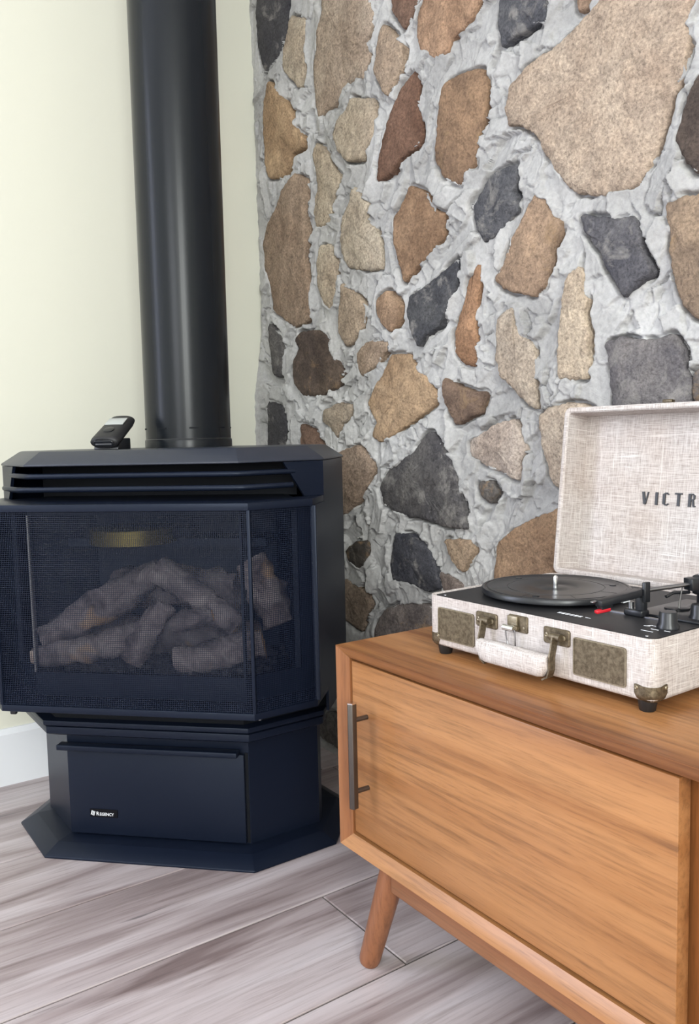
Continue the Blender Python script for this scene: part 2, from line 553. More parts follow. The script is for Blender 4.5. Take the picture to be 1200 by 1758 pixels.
# ------------------------------------------------------------------ floor of wood-look planks
floor = tag(link('floor', box_me('floor', WX - 0.1, RX + 0.1, FY - 0.1, WY + 0.2, -0.08, -0.0025), MAT['grout']),
            'pale grey brown wood look plank floor', kind='structure')
PW = 0.2352
x_line0 = -0.947
xs = []
k = -4
x = x_line0 - 5 * PW
first_x = x
idx = 0
plank_cache = {}
def plank(x0, x1, y0, y1):
    g = 0.0017
    x0 = max(x0, WX); x1 = min(x1, RX)
    if x1 - x0 < 0.01 or y1 - y0 < 0.02: return
    key = (round(x1 - x0, 4), round(y1 - y0, 4))
    if key not in plank_cache:
        w, l = key[0] / 2 - g, key[1] / 2 - g
        b_ = 0.0012
        lay = [(((-w, -l), (w, -l), (w, l), (-w, l)), -0.0028), (((-w, -l), (w, -l), (w, l), (-w, l)), -b_),
               (((-w + b_, -l + b_), (w - b_, -l + b_), (w - b_, l - b_), (-w + b_, l - b_)), 0.0)]
        plank_cache[key] = prism_me('plank', lay)
        plank_cache[key].materials.append(MAT['plank'])
    o = bpy.data.objects.new('plank', plank_cache[key])
    COL.objects.link(o); o.parent = floor
    o.location = ((x0 + x1) / 2, (y0 + y1) / 2, 0)
PLEN = 1.20
joints = {-1: 0.744, 0: 0.05, -2: 1.02, -3: -0.12, -4: 1.05, -5: 0.30 - 0.30, 1: 0.62, 2: 0.2}
for c in range(-5, 16):
    x0 = x_line0 + c * PW; x1 = x0 + PW
    j = joints.get(c, (c * 0.437) % PLEN)
    ys = [j + i * PLEN for i in range(-4, 3)]
    ys = [FY] + [y for y in ys if FY + 0.05 < y < WY + 0.02] + [WY + 0.03]
    for a, b in zip(ys[:-1], ys[1:]):
        plank(x0, x1, a, b)

# ------------------------------------------------------------------ stone wall
STONES = [
('slate',(70,68,70),[(-1976,1985),(-1828,1920),(-1836,1869),(-1843,1845),(-1860,1801),(-1897,1759),(-1946,1740),(-1967,1752),(-1988,1807),(-1990,1876)]),
('tan',(200,180,150),[(-1822,1823),(-1759,1793),(-1761,1749),(-1769,1698),(-1779,1667),(-1793,1653),(-1830,1682),(-1870,1721),(-1854,1757),(-1841,1789)]),
('tan',(196,172,146),[(-1669,1875),(-1500,1799),(-1507,1731),(-1483,1694),(-1492,1674),(-1516,1647),(-1504,1614),(-1527,1579),(-1555,1590),(-1608,1586),(-1625,1570),(-1673,1563),(-1719,1557),(-1726,1613),(-1726,1679),(-1711,1713),(-1702,1748),(-1683,1779)]),
('tan',(192,165,135),[(-1451,1658),(-1415,1620),(-1387,1587),(-1387,1559),(-1405,1539),(-1425,1520),(-1438,1512),(-1457,1538),(-1480,1574),(-1475,1612),(-1462,1638)]),
('warm',(150,112,88),[(-1435,1729),(-1340,1688),(-1346,1663),(-1357,1649),(-1376,1634),(-1389,1628),(-1402,1651),(-1423,1673)]),
('warm',(196,150,108),[(-1289,1671),(-1141,1607),(-1154,1582),(-1174,1563),(-1205,1552),(-1237,1544),(-1249,1527),(-1295,1537),(-1330,1565),(-1340,1591),(-1339,1620),(-1328,1641)]),
('warm',(206,165,112),[(-1930,1710),(-1883,1656),(-1829,1606),(-1825,1567),(-1773,1524),(-1779,1508),(-1834,1506),(-1850,1482),(-1886,1463),(-1963,1483),(-1975,1539),(-1970,1612),(-1963,1668)]),
('tan',(202,182,152),[(-1579,1551),(-1493,1522),(-1488,1481),(-1495,1450),(-1540,1410),(-1591,1422),(-1623,1454),(-1645,1491),(-1627,1519),(-1596,1531)]),
('warm',(142,100,74),[(-1354,1536),(-1346,1507),(-1351,1460),(-1335,1399),(-1352,1385),(-1402,1379),(-1436,1358),(-1484,1350),(-1476,1388),(-1460,1436),(-1433,1479),(-1398,1514)]),
('mix',(165,125,85),[(-1181,1468),(-1245,1476),(-1272,1468),(-1280,1433),(-1289,1392),(-1296,1343),(-1275,1308),(-1220,1274),(-1199,1296),(-1180,1323),(-1169,1353),(-1153,1392),(-1145,1424),(-1158,1461)]),
('tan',(198,178,148),[(-1722,1496),(-1685,1464),(-1662,1422),(-1632,1397),(-1650,1370),(-1676,1342),(-1668,1308),(-1731,1305),(-1743,1339),(-1724,1402),(-1729,1449),(-1741,1483)]),
('tan',(172,142,112),[(-1810,1445),(-1770,1423),(-1778,1366),(-1771,1299),(-1785,1232),(-1770,1169),(-1768,1098),(-1801,1088),(-1858,1085),(-1886,1103),(-1960,1138),(-1965,1200),(-1993,1254),(-1995,1320),(-1971,1356),(-1908,1386),(-1876,1426)]),
('tan',(204,186,158),[(-1569,1355),(-1543,1327),(-1515,1305),(-1529,1274),(-1502,1252),(-1471,1221),(-1473,1167),(-1511,1166),(-1600,1190),(-1620,1225),(-1620,1277),(-1612,1301),(-1584,1324)]),
('warm',(182,140,98),[(-1379,1311),(-1324,1283),(-1312,1257),(-1272,1226),(-1278,1189),(-1321,1163),(-1364,1144),(-1393,1122),(-1408,1156),(-1427,1207),(-1433,1257),(-1405,1279)]),
('tan',(205,185,155),[(-1720,1257),(-1675,1252),(-1665,1210),(-1659,1173),(-1668,1130),(-1694,1109),(-1714,1123),(-1730,1163),(-1733,1209)]),
('tan',(190,165,135),[(-1635,1156),(-1589,1132),(-1551,1104),(-1536,1081),(-1553,1052),(-1593,1023),(-1624,1013),(-1647,1042),(-1646,1083),(-1636,1125)]),
('warm',(188,148,108),[(-1450,1110),(-1410,1076),(-1419,1048),(-1442,1025),(-1470,1042),(-1487,1070),(-1486,1099)]),
('slate',(78,78,80),[(-1228,1137),(-1237,1100),(-1258,1058),(-1288,1017),(-1324,1006),(-1345,985),(-1362,1010),(-1380,1055),(-1371,1086),(-1315,1101),(-1262,1123)]),
('warm',(196,142,92),[(-1178,1117),(-1187,1103),(-1199,1094),(-1219,1045),(-1245,997),(-1247,963),(-1226,942),(-1196,931),(-1186,939),(-1185,966),(-1190,1022),(-1180,1058),(-1172,1089)]),
('slate',(86,82,80),[(-1978,1104),(-1909,1066),(-1906,1020),(-1924,962),(-1961,972),(-1966,1037)]),
('mix',(112,92,76),[(-1811,1061),(-1730,1060),(-1705,1049),(-1691,1014),(-1667,984),(-1634,950),(-1660,921),(-1722,905),(-1802,908),(-1846,941),(-1840,995),(-1813,1026),(-1831,1048)]),
('tan',(184,156,126),[(-1539,1008),(-1489,1007),(-1453,999),(-1483,968),(-1519,951),(-1557,938),(-1572,968),(-1571,989)]),
('warm',(208,168,118),[(-1454,974),(-1388,968),(-1375,943),(-1337,916),(-1301,882),(-1309,867),(-1366,837),(-1426,814),(-1459,798),(-1496,790),(-1521,803),(-1501,828),(-1537,874),(-1520,899),(-1485,930)]),
('tan',(192,172,146),[(-1724,863),(-1662,880),(-1613,872),(-1614,850),(-1649,832),(-1670,801),(-1699,825),(-1732,840)]),
('slate',(66,64,66),[(-1991,899),(-1920,881),(-1911,824),(-1926,773),(-1979,726),(-2011,742)]),
('warm',(140,105,82),[(-1834,833),(-1787,821),(-1760,816),(-1753,792),(-1728,776),(-1738,730),(-1840,728)]),
('tan',(178,150,124),[(-1672,759),(-1570,779),(-1548,759),(-1526,737),(-1536,707),(-1567,665),(-1608,632),(-1640,617),(-1690,631),(-1691,731)]),
('slate',(92,88,86),[(-1316,805),(-1293,784),(-1258,753),(-1241,714),(-1230,677),(-1209,618),(-1260,616),(-1296,620),(-1357,629),(-1391,627),(-1451,636),(-1494,651),(-1506,685),(-1476,721),(-1420,744),(-1379,764),(-1340,797)]),
('mix',(140,110,86),[(-1269,909),(-1238,895),(-1205,883),(-1167,875),(-1181,842),(-1211,832),(-1239,822),(-1256,845),(-1273,877)]),
('slate',(82,82,86),[(-1107,1592),(-1002,1547),(-1005,1520),(-1006,1490),(-1037,1493),(-1082,1491),(-1106,1484),(-1113,1519),(-1110,1564)]),
('tan',(204,178,150),[(-846,1504),(-711,1443),(-730,1405),(-744,1379),(-741,1351),(-750,1311),(-762,1291),(-775,1262),(-790,1229),(-807,1200),(-825,1175),(-890,1178),(-944,1196),(-981,1237),(-1003,1272),(-1022,1309),(-1056,1336),(-1086,1346),(-1094,1373),(-1083,1403),(-1038,1426),(-977,1432),(-937,1447),(-906,1461)]),
('warm',(176,140,108),[(-949,1519),(-918,1503),(-926,1480),(-941,1481)]),
('mix',(110,92,78),[(-722,1299),(-737,1275),(-749,1246),(-758,1222),(-748,1200),(-729,1170),(-707,1171),(-690,1233),(-704,1300)]),
('slate',(80,80,84),[(-1138,1272),(-1079,1273),(-1073,1255),(-1084,1230),(-1074,1195),(-1118,1171),(-1159,1158),(-1174,1178),(-1192,1229),(-1162,1250)]),
('mix',(178,142,106),[(-1033,1212),(-1012,1193),(-999,1168),(-975,1150),(-994,1109),(-997,1077),(-1012,1053),(-1034,1040),(-1067,1052),(-1095,1059),(-1129,1082),(-1110,1097),(-1099,1122),(-1085,1150),(-1060,1175),(-1043,1197)]),
('slate',(88,86,90),[(-932,1153),(-890,1137),(-827,1123),(-816,1081),(-798,1039),(-819,1025),(-840,1011),(-855,1028),(-870,1052),(-889,1089),(-920,1125)]),
('mix',(168,138,105),[(-773,1134),(-747,1136),(-706,1130),(-691,1043),(-703,959),(-717,963),(-736,982),(-748,1006),(-756,1032),(-763,1062),(-763,1096)]),
('tan',(214,190,158),[(-936,1070),(-926,1055),(-928,1040),(-919,1013),(-925,990),(-916,956),(-919,935),(-912,912),(-924,890),(-981,894),(-981,934),(-973,972),(-968,1011),(-965,1039),(-956,1061)]),
('tan',(196,176,152),[(-1085,1024),(-1081,992),(-1067,973),(-1039,954),(-1033,926),(-1037,878),(-1034,844),(-1058,859),(-1086,885),(-1116,904),(-1126,944),(-1122,986),(-1115,1010)]),
('slate',(112,106,104),[(-873,937),(-847,943),(-784,933),(-757,939),(-744,918),(-741,894),(-731,866),(-733,810),(-779,803),(-860,804),(-866,886),(-869,921)]),
('mix',(120,112,108),[(-725,882),(-693,888),(-692,834),(-722,840)]),
('tan',(206,186,168),[(-1087,823),(-1077,807),(-1058,772),(-1073,748),(-1076,716),(-1132,732),(-1179,746),(-1207,761),(-1212,784),(-1174,798),(-1142,813)]),
('tan',(208,186,160),[(-1017,830),(-994,842),(-940,847),(-909,834),(-909,714),(-973,702),(-994,714),(-1000,731),(-1008,765),(-1017,795)]),
('warm',(188,146,102),[(-1131,585),(-1118,599),(-1076,625),(-1020,650),(-977,665),(-927,666),(-926,560),(-1060,522),(-1135,512)]),
('tan',(190,158,122),[(-1277,585),(-1201,590),(-1195,574),(-1222,529),(-1239,537),(-1256,554)]),
('slate',(74,74,80),[(-1441,581),(-1398,588),(-1357,572),(-1327,555),(-1302,515),(-1291,486),(-1338,474),(-1400,482),(-1456,482),(-1466,512),(-1454,548)]),
('tan',(150,132,122),[(-1291,515),(-1259,513),(-1229,499),(-1236,486),(-1277,482)]),
('mix',(86,78,70),[(-1590,553),(-1546,557),(-1542,533),(-1561,501),(-1580,492),(-1623,505),(-1637,526)]),
('tan',(150,128,106),[(-1635,456),(-1594,446),(-1557,436),(-1548,415),(-1566,376),(-1579,343),(-1624,355),(-1664,361),(-1673,447)]),
('mix',(140,126,118),[(-1497,399),(-1445,424),(-1376,439),(-1324,439),(-1315,382),(-1404,353),(-1534,314),(-1521,365)]),
('slate',(110,104,100),[(-1803,63),(-1735,102),(-1657,100),(-1650,25),(-1704,21),(-1766,27),(-1799,27)]),
('mix',(120,112,104),[(-1180,705),(-1151,710),(-1133,689),(-1152,670),(-1174,680)])
]
def srgb(c):
    c = c / 255.0
    return c / 12.92 if c <= 0.04045 else ((c + 0.055) / 1.055) ** 2.4

def desat(c, k=0.30):
    g = 0.3 * c[0] + 0.59 * c[1] + 0.11 * c[2]
    return tuple(v * (1 - k) + g * k for v in c)

class VNoise:
    """tileable lattice value noise for numpy arrays"""
    def __init__(self, seed):
        self.t = np.random.RandomState(seed).rand(256, 256)
    def __call__(self, x, y):
        xi = np.floor(x).astype(int); yi = np.floor(y).astype(int)
        fx = x - xi; fy = y - yi
        fx = fx * fx * (3 - 2 * fx); fy = fy * fy * (3 - 2 * fy)
        t = self.t
        a = t[xi & 255, yi & 255]; b = t[(xi + 1) & 255, yi & 255]
        c = t[xi & 255, (yi + 1) & 255]; d = t[(xi + 1) & 255, (yi + 1) & 255]
        return (a * (1 - fx) + b * fx) * (1 - fy) + (c * (1 - fx) + d * fx) * fy - 0.5
def fbm(n, x, y, o=4):
    r = 0; a = 1.0
    for i in range(o):
        r = r + a * n(x * 2 ** i + 17.3 * i, y * 2 ** i + 5.1 * i); a *= 0.5
    return r
VN = [VNoise(s) for s in range(20, 28)]

def poly_area(p):
    return 0.5 * sum(p[i][0] * p[(i + 1) % len(p)][1] - p[(i + 1) % len(p)][0] * p[i][1] for i in range(len(p)))

def ragged(poly, seed, step=0.0045, amp=0.0030):
    """closed outline resampled, slightly rounded, then broken up by noise"""
    p = [Vector((a, b)) for a, b in poly]
    if poly_area(poly) < 0: p.reverse()
    # one corner-cutting pass
    q = []
    for i in range(len(p)):
        a, b = p[i], p[(i + 1) % len(p)]
        q += [a * 0.94 + b * 0.06, a * 0.06 + b * 0.94]
    p = q
    pts = []
    for i in range(len(p)):
        a, b = p[i], p[(i + 1) % len(p)]
        n = max(1, int(round((b - a).length / step)))
        for k_ in range(n): pts.append(a.lerp(b, k_ / n))
    out = []
    n = len(pts)
    for i in range(n):
        t = (pts[(i + 1) % n] - pts[i - 1]).normalized()
        nrm = Vector((t.y, -t.x))
        v = Vector((pts[i].x * 55, pts[i].y * 55, seed * 3.7))
        d = mnoise.noise(v) * 0.8 + mnoise.noise(v * 2.7) * 0.7 + mnoise.noise(v * 6.5) * 0.55
        out.append(pts[i] + nrm * (d * amp + 0.0035))
    return [(v.x, v.y) for v in out]

# unseen stones that carry the pattern on beyond the picture (right of it, above it, behind the console)
stone_list = [(k_, desat(tuple(srgb(c) for c in col)), [(a / 1000.0, b / 1000.0) for a, b in pts]) for k_, col, pts in STONES]
WALL_X1 = 0.60
boxes = []
for _, _, pts in stone_list:
    xs_ = [p[0] for p in pts]; zs_ = [p[1] for p in pts]
    boxes.append((min(xs_), max(xs_), min(zs_), max(zs_)))
extra_cols = [('tan', (200, 176, 148)), ('warm', (190, 148, 106)), ('slate', (84, 82, 84)), ('mix', (150, 120, 92)), ('tan', (180, 152, 122)), ('warm', (146, 106, 80))]
rs = random.Random(5)
def outside_view(x, z):
    return (x > -0.69) or z > 1.47 + (-0.72 - x) * 0.42 or (z < 0.62 and x < -1.45) or (z < 0.44)
for _ in range(6000):
    x = rs.uniform(WX + 0.06, WALL_X1 - 0.05); z = rs.uniform(0.06, 2.4)
    rx = rs.uniform(0.028, 0.080); rz = rs.uniform(0.035, 0.100)
    if not outside_view(x - rx * 0.2, z): continue
    bb = (x - rx, x + rx, z - rz, z + rz)
    if any(bb[0] < b[1] + 0.006 and bb[1] > b[0] - 0.006 and bb[2] < b[3] + 0.006 and bb[3] > b[2] - 0.006 for b in boxes): continue
    n = rs.choice((5, 6, 7))
    a0 = rs.uniform(0, 6.28)
    pts = [(x + rx * math.cos(a0 + 2 * PI * i / n) * rs.uniform(0.78, 1.05), z + rz * math.sin(a0 + 2 * PI * i / n) * rs.uniform(0.78, 1.05)) for i in range(n)]
    k_, c = rs.choice(extra_cols)
    stone_list.append((k_, desat(tuple(srgb(v) * rs.uniform(0.92, 1.05) for v in c)), pts))
    boxes.append(bb)

wall_back = tag(link('wall_back', box_me('wall_back', WX - 0.12, RX, WY + 0.004, WY + 0.25, -0.05, CZ), MAT['wall']),
                'fieldstone wall with tan, brown and slate stones in smeared grey mortar', kind='structure')

# mortar relief on a graded grid
gx = np.concatenate([np.arange(WX - 0.004, -0.40, 0.0022), np.arange(-0.40, WALL_X1 + 0.012, 0.012)])
gz = np.concatenate([np.arange(-0.01, 0.40, 0.008), np.arange(0.40, 2.02, 0.0022), np.arange(2.02, CZ + 0.01, 0.02)])
GX, GZ = np.meshgrid(gx, gz, indexing='ij')
DIST = np.full(GX.shape, 1.0)
HST = np.full(GX.shape, 0.016)
outlines = []
for si, (k_, col, pts) in enumerate(stone_list):
    out = ragged(pts, si)
    hs = 0.017 + 0.006 * (rs.random() - 0.5) * 2
    outlines.append((out, hs))
    P = np.array(out)
    m_ = 0.05
    i0, i1 = np.searchsorted(gx, [P[:, 0].min() - m_, P[:, 0].max() + m_])
    j0, j1 = np.searchsorted(gz, [P[:, 1].min() - m_, P[:, 1].max() + m_])
    X_, Z_ = GX[i0:i1, j0:j1], GZ[i0:i1, j0:j1]
    if X_.size == 0: continue
    d2 = np.full(X_.shape, 1e9); inside = np.zeros(X_.shape, bool)
    Q = np.roll(P, -1, 0)
    for (ax, az), (bx_, bz_) in zip(P, Q):
        ex, ez = bx_ - ax, bz_ - az
        L2 = ex * ex + ez * ez + 1e-12
        t = np.clip(((X_ - ax) * ex + (Z_ - az) * ez) / L2, 0, 1)
        d2 = np.minimum(d2, (X_ - ax - t * ex) ** 2 + (Z_ - az - t * ez) ** 2)
        cr = ((az > Z_) != (bz_ > Z_)) & (X_ < (bx_ - ax) * (Z_ - az) / (bz_ - az + 1e-15) + ax)
        inside ^= cr
    d = np.sqrt(d2); d[inside] *= -1
    cur = DIST[i0:i1, j0:j1]
    w = d < cur
    cur[w] = d[w]
    HST[i0:i1, j0:j1][w] = hs

# trowel strokes: overlapping flat dabs with raised ragged edges
H = 0.011 + 0.006 * fbm(VN[0], GX * 9, GZ * 9, 3)
ns = 1450
for s_ in range(ns):
    cx_, cz_ = RNG.uniform(WX, -0.38), RNG.uniform(0.40, 2.02)
    ang = RNG.uniform(0, PI) if RNG.rand() < 0.45 else RNG.normal(1.15, 0.45)
    ln, wd = RNG.uniform(0.028, 0.085), RNG.uniform(0.012, 0.026)
    R_ = ln + 0.03
    i0, i1 = np.searchsorted(gx, [cx_ - R_, cx_ + R_]); j0, j1 = np.searchsorted(gz, [cz_ - R_, cz_ + R_])
    X_, Z_ = GX[i0:i1, j0:j1] - cx_, GZ[i0:i1, j0:j1] - cz_
    if X_.size == 0: continue
    u_ = X_ * math.cos(ang) + Z_ * math.sin(ang); v_ = -X_ * math.sin(ang) + Z_ * math.cos(ang)
    v_ = v_ + RNG.uniform(-4, 4) * u_ * u_
    rag = 0.006 * fbm(VN[1], GX[i0:i1, j0:j1] * 70 + s_, GZ[i0:i1, j0:j1] * 70, 3)
    du = ln + rag * 1.6 - np.abs(u_); dv = wd + rag - np.abs(v_)
    ed = np.minimum(du, dv)
    lvl = 0.0115 + RNG.uniform(-0.009, 0.009)
    hh = lvl + RNG.uniform(-0.09, 0.09) * u_ + RNG.uniform(-0.42, 0.42) * v_
    hh = hh + 0.0011 * VN[2](u_ * 12 + s_, v_ * 330) + 0.0034 * np.exp(-np.maximum(ed, 0) / 0.0025)
    mk = np.clip(ed / 0.0016, 0, 1)
    cur = H[i0:i1, j0:j1]
    H[i0:i1, j0:j1] = cur * (1 - mk) + hh * mk - 0.0075 * np.exp(-((ed + 0.0008) / 0.0017) ** 2) * np.clip(6 * VN[3](X_ * 22 + s_ * 1.7, Z_ * 22) - 0.4, 0, 1)
H += 0.0024 * fbm(VN[3], GX * 60, GZ * 60, 3)
H += 0.004 * np.maximum(fbm(VN[6], GX * 38, GZ * 30, 4) - 0.42, 0)
# mortar squeezed against and over the stone edges, with broken lips and little gaps
lip = fbm(VN[4], GX * 26, GZ * 26, 4)
over = -0.0010 + 0.0070 * lip
near = np.exp(-np.maximum(DIST, 0) / 0.010)
rise = np.clip(0.55 + 1.3 * fbm(VN[5], GX * 14, GZ * 14, 2), 0, 1)
H = H + near * rise * (HST + 0.0025 - H)
gap = np.exp(-((DIST - 0.0022) / 0.0030) ** 2) * np.clip(fbm(VN[7], GX * 18, GZ * 18, 3) * 3.4 + 0.30, 0, 1)
H -= 0.034 * gap
crk = np.abs(fbm(VN[6], GX * 16 + 40, GZ * 11, 3))
H -= 0.009 * np.exp(-(crk / 0.018) ** 2) * np.clip(fbm(VN[5], GX * 7 + 9, GZ * 7, 2) * 3 - 0.3, 0, 1)
k_in = np.clip((over - DIST) / 0.0035, 0, 1)
H = H * (1 - k_in) + (HST - 0.016) * k_in
# the layer thickens and thins where it meets the left wall
edge_h = np.interp(GZ, [0.0, 0.70, 0.79, 0.92, 1.00, 1.10, 1.30, 1.51, 1.75, 1.96, 2.6],
                   [0.022, 0.030, 0.030, 0.028, 0.014, 0.000, 0.001, 0.003, 0.002, 0.006, 0.004]) + 0.004 * fbm(VN[0], GX * 3, GZ * 45, 4)
ke = np.exp(-np.maximum(GX - WX, 0) / 0.02)
H = H * (1 - ke) + edge_h * ke
H = np.maximum(H, -0.003)
nx_, nz_ = GX.shape
co = np.empty((nx_ * nz_, 3), dtype=np.float32)
co[:, 0] = GX.ravel(); co[:, 1] = (WY - H).ravel(); co[:, 2] = GZ.ravel()
ii = np.arange(nx_ * nz_, dtype=np.int32).reshape(nx_, nz_)
quads = np.stack([ii[:-1, :-1], ii[1:, :-1], ii[1:, 1:], ii[:-1, 1:]], -1).reshape(-1, 4)
me = bpy.data.meshes.new('mortar')
me.vertices.add(len(co)); me.vertices.foreach_set('co', co.ravel())
me.loops.add(quads.size); me.loops.foreach_set('vertex_index', quads.ravel())
me.polygons.add(len(quads))
me.polygons.foreach_set('loop_start', np.arange(0, quads.size, 4, dtype=np.int32))
me.polygons.foreach_set('use_smooth', np.ones(len(quads), dtype=bool))
me.update(calc_edges=True)
tag(link('mortar', me, MAT['mortar'], wall_back), kind='stuff')

STONE_M = {'tan': MAT['st_tan'], 'warm': MAT['st_warm'], 'mix': MAT['st_mix'], 'slate': MAT['st_slate']}
for si, ((k_, col, pts), (out, hs)) in enumerate(zip(stone_list, outlines)):
    c = Vector((sum(p[0] for p in out) / len(out), sum(p[1] for p in out) / len(out)))
    n = len(out)
    tx, tz = rs.uniform(-0.05, 0.05), rs.uniform(-0.05, 0.05)
    rad = sum((Vector(p) - c).length for p in out) / n
    verts, faces = [], []
    def hgt(p, t):
        v = Vector((p.x * 30 + si * 5.3, p.y * 30, si))
        bumpy = mnoise.fractal(v, 0.8, 2.0, 4) * 0.0048 + abs(mnoise.noise(v * 0.45)) * 0.010
        return hs + (p.x - c.x) * tx + (p.y - c.y) * tz + bumpy * (1 - 0.5 * t) + 0.004 * (1 - t * t)
    fr = [1.0, 1.0, max(0.80, 1 - 0.0035 / rad), 0.86 if rad > 0.03 else 0.7, 0.68, 0.45, 0.22]
    for ri, f_ in enumerate(fr):
        for p in out:
            q = c + (Vector(p) - c) * f_
            if ri == 0: h = -0.003
            elif ri == 1: h = hgt(q, 1.0) - 0.0035
            else: h = hgt(q, f_)
            verts.append((q.x - c.x, -h, q.y - c.y))
    verts.append((0, -hgt(c, 0), 0))
    for r_ in range(len(fr) - 1):
        for i in range(n):
            j = (i + 1) % n
            faces.append((r_ * n + i, r_ * n + j, (r_ + 1) * n + j, (r_ + 1) * n + i))
    last = (len(fr) - 1) * n
    for i in range(n):
        faces.append((last + i, last + (i + 1) % n, last + n))
    me = mesh_py('stone', verts, faces, True)
    o = link('stone', me, STONE_M[k_], wall_back, (c.x, WY, c.y))
    kc = 1.25 if k_ == 'slate' else (0.88 if k_ == 'mix' else 0.72)
    o.color = (*[c_ * kc for c_ in col], 1)

# ------------------------------------------------------------------ gas stove
OX, OY = -1.4711, 0.5365
stove = empty('gas_stove', (OX, OY, 0), PI / 4)      # local x = along the front, local -y = towards the room
tag(stove, 'black freestanding gas stove on a pedestal with mesh front and round flue pipe', 'stove')
def octo(a, n, w, side, rear, back):
    """outline seen from above: front half width a at y=-n, chamfers out to half width w, sides to y=side,
       rear chamfers to half width rear at y=back"""
    d = w - a
    return [(-a, -n), (a, -n), (w, -n + d), (w, side), (rear, back), (-rear, back), (-w, side), (-w, -n + d)]
def inset(poly, d):
    out = []
    m = len(poly)
    for i in range(m):
        p0, p1, p2 = Vector(poly[i - 1]), Vector(poly[i]), Vector(poly[(i + 1) % m])
        e1 = (p1 - p0).normalized(); e2 = (p2 - p1).normalized()
        n1 = Vector((-e1.y, e1.x)); n2 = Vector((-e2.y, e2.x))
        b_ = (n1 + n2)
        b_ = b_ / max(b_.dot(n1), 1e-6)
        q = p1 + b_ * d
        out.append((q.x, q.y))
    return out
B = MAT['black']
# floor flange
base = octo(0.211, 0.0, 0.340, 0.31, 0.20, 0.45)
link('base_flange', prism_me('base_flange', [(base, 0.0), (base, 0.004), (inset(base, 0.031), 0.0205), (inset(base, 0.062), 0.024)], True, 0.0012), B, stove)
# pedestal
ped = octo(0.187, -0.064, 0.297, 0.20, 0.17, 0.33)
link('pedestal', prism_me('pedestal', [(ped, 0.022), (ped, 0.242)]), B, stove)
tr1 = octo(0.203, -0.018, 0.318, 0.16, 0.18, 0.30)
link('pedestal_cap', prism_me('pedestal_cap', [(inset(tr1, 0.012), 0.237), (tr1, 0.243), (tr1, 0.2566)], True, 0.001), B, stove)
tr2 = octo(0.204, -0.010, 0.322, 0.16, 0.18, 0.30)
link('pedestal_neck', prism_me('pedestal_neck', [(inset(tr2, 0.03), 0.2566), (inset(tr2, 0.03), 0.2615)]), MAT['dark'], stove)
link('ash_ledge', prism_me('ash_ledge', [(tr2, 0.2615), (tr2, 0.2715)], True, 0.002), B, stove)
link('body_floor', prism_me('body_floor', [(octo(0.190, -0.03, 0.320, 0.30, 0.18, 0.43), 0.2715), (octo(0.190, -0.03, 0.320, 0.30, 0.18, 0.43), 0.318)]), MAT['dark'], stove)

# pedestal door with its lip and badge
pd = empty('pedestal_door', (0, 0, 0)); pd.parent = stove
link('door_panel', box_me('door_panel', -0.183, 0.180, 0.054, 0.066, 0.028, 0.203, 0.0012), B, pd)
link('door_recess', box_me('door_recess', 0.180, 0.1855, 0.0625, 0.066, 0.026, 0.204), MAT['dark'], pd)
link('door_recess', box_me('door_recess', -0.1865, -0.183, 0.0625, 0.066, 0.026, 0.204), MAT['dark'], pd)
link('door_lip', box_me('door_lip', -0.196, 0.172, 0.036, 0.058, 0.202, 0.213, 0.002), B, pd)
bp = plate_front('badge', -0.1400, -0.0815, 0.0635, 0.0800, 0.0525, 0.0545, 0.0018, 0.0004)
badge = link('badge', bp, MAT['badge'], stove)
def text_mesh(txt, size, ext, bold=0.0, sx=1.0):
    cu = bpy.data.curves.new('txt', 'FONT'); cu.body = txt; cu.size = size; cu.extrude = ext; cu.offset = bold
    ob = bpy.data.objects.new('txt', cu); COL.objects.link(ob)
    dg = bpy.context.evaluated_depsgraph_get(); dg.update()
    me = bpy.data.meshes.new_from_object(ob.evaluated_get(dg))
    bpy.data.objects.remove(ob, do_unlink=True)
    for v in me.vertices: v.co.x *= sx
    return me
tm = text_mesh('R', 0.0105, 0.0003, 0.00012, 0.95)
link('lettering', tm, MAT['white_print'], badge, (-0.1262, 0.0522, 0.0675), (PI / 2, 0, 0))
tm = text_mesh('EGENCY', 0.0084, 0.0003, 0.00006, 0.92)
link('lettering', tm, MAT['white_print'], badge, (-0.1188, 0.0522, 0.0675), (PI / 2, 0, 0))
verts, faces = [], []
for k_ in range(3):
    x0 = -0.1378 + k_ * 0.0027; z0 = 0.0685 - k_ * 0.0009; t = len(verts)
    verts += [(x0, 0.0519, z0), (x0 + 0.0016, 0.0519, z0), (x0 + 0.0042, 0.0519, z0 + 0.0085), (x0 + 0.0024, 0.0519, z0 + 0.0085)]
    verts += [(a, b + 0.0006, c) for a, b, c in verts[t:t + 4]]
    faces += [(t, t + 1, t + 2, t + 3), (t + 7, t + 6, t + 5, t + 4)] + [(t + i, t + (i + 1) % 4, t + 4 + (i + 1) % 4, t + 4 + i) for i in range(4)]
link('logo_mark', mesh_py('logo_mark', verts, faces), MAT['white_print'], badge)

# body shell: sides, rear chamfers and back
outer = octo(0.206, 0.0, 0.333, 0.322, 0.21, 0.445)
inner = inset(outer, 0.006)
Z0, Z1 = 0.2715, 0.757
def shell_seg(name, i, j, z0, z1, mat):
    a, b, c, d = outer[i], outer[j], inner[j], inner[i]
    return link(name, prism_me(name, [([a, b, c, d], z0), ([a, b, c, d], z1)]), mat, stove)
shell_seg('side_panel', 2, 3, Z0, Z1, B); shell_seg('side_panel', 6, 7, Z0, Z1, B)
shell_seg('rear_panel', 3, 4, Z0, Z1, B); shell_seg('rear_panel', 5, 6, Z0, Z1, B); shell_seg('back_panel', 4, 5, Z0, Z1, B)
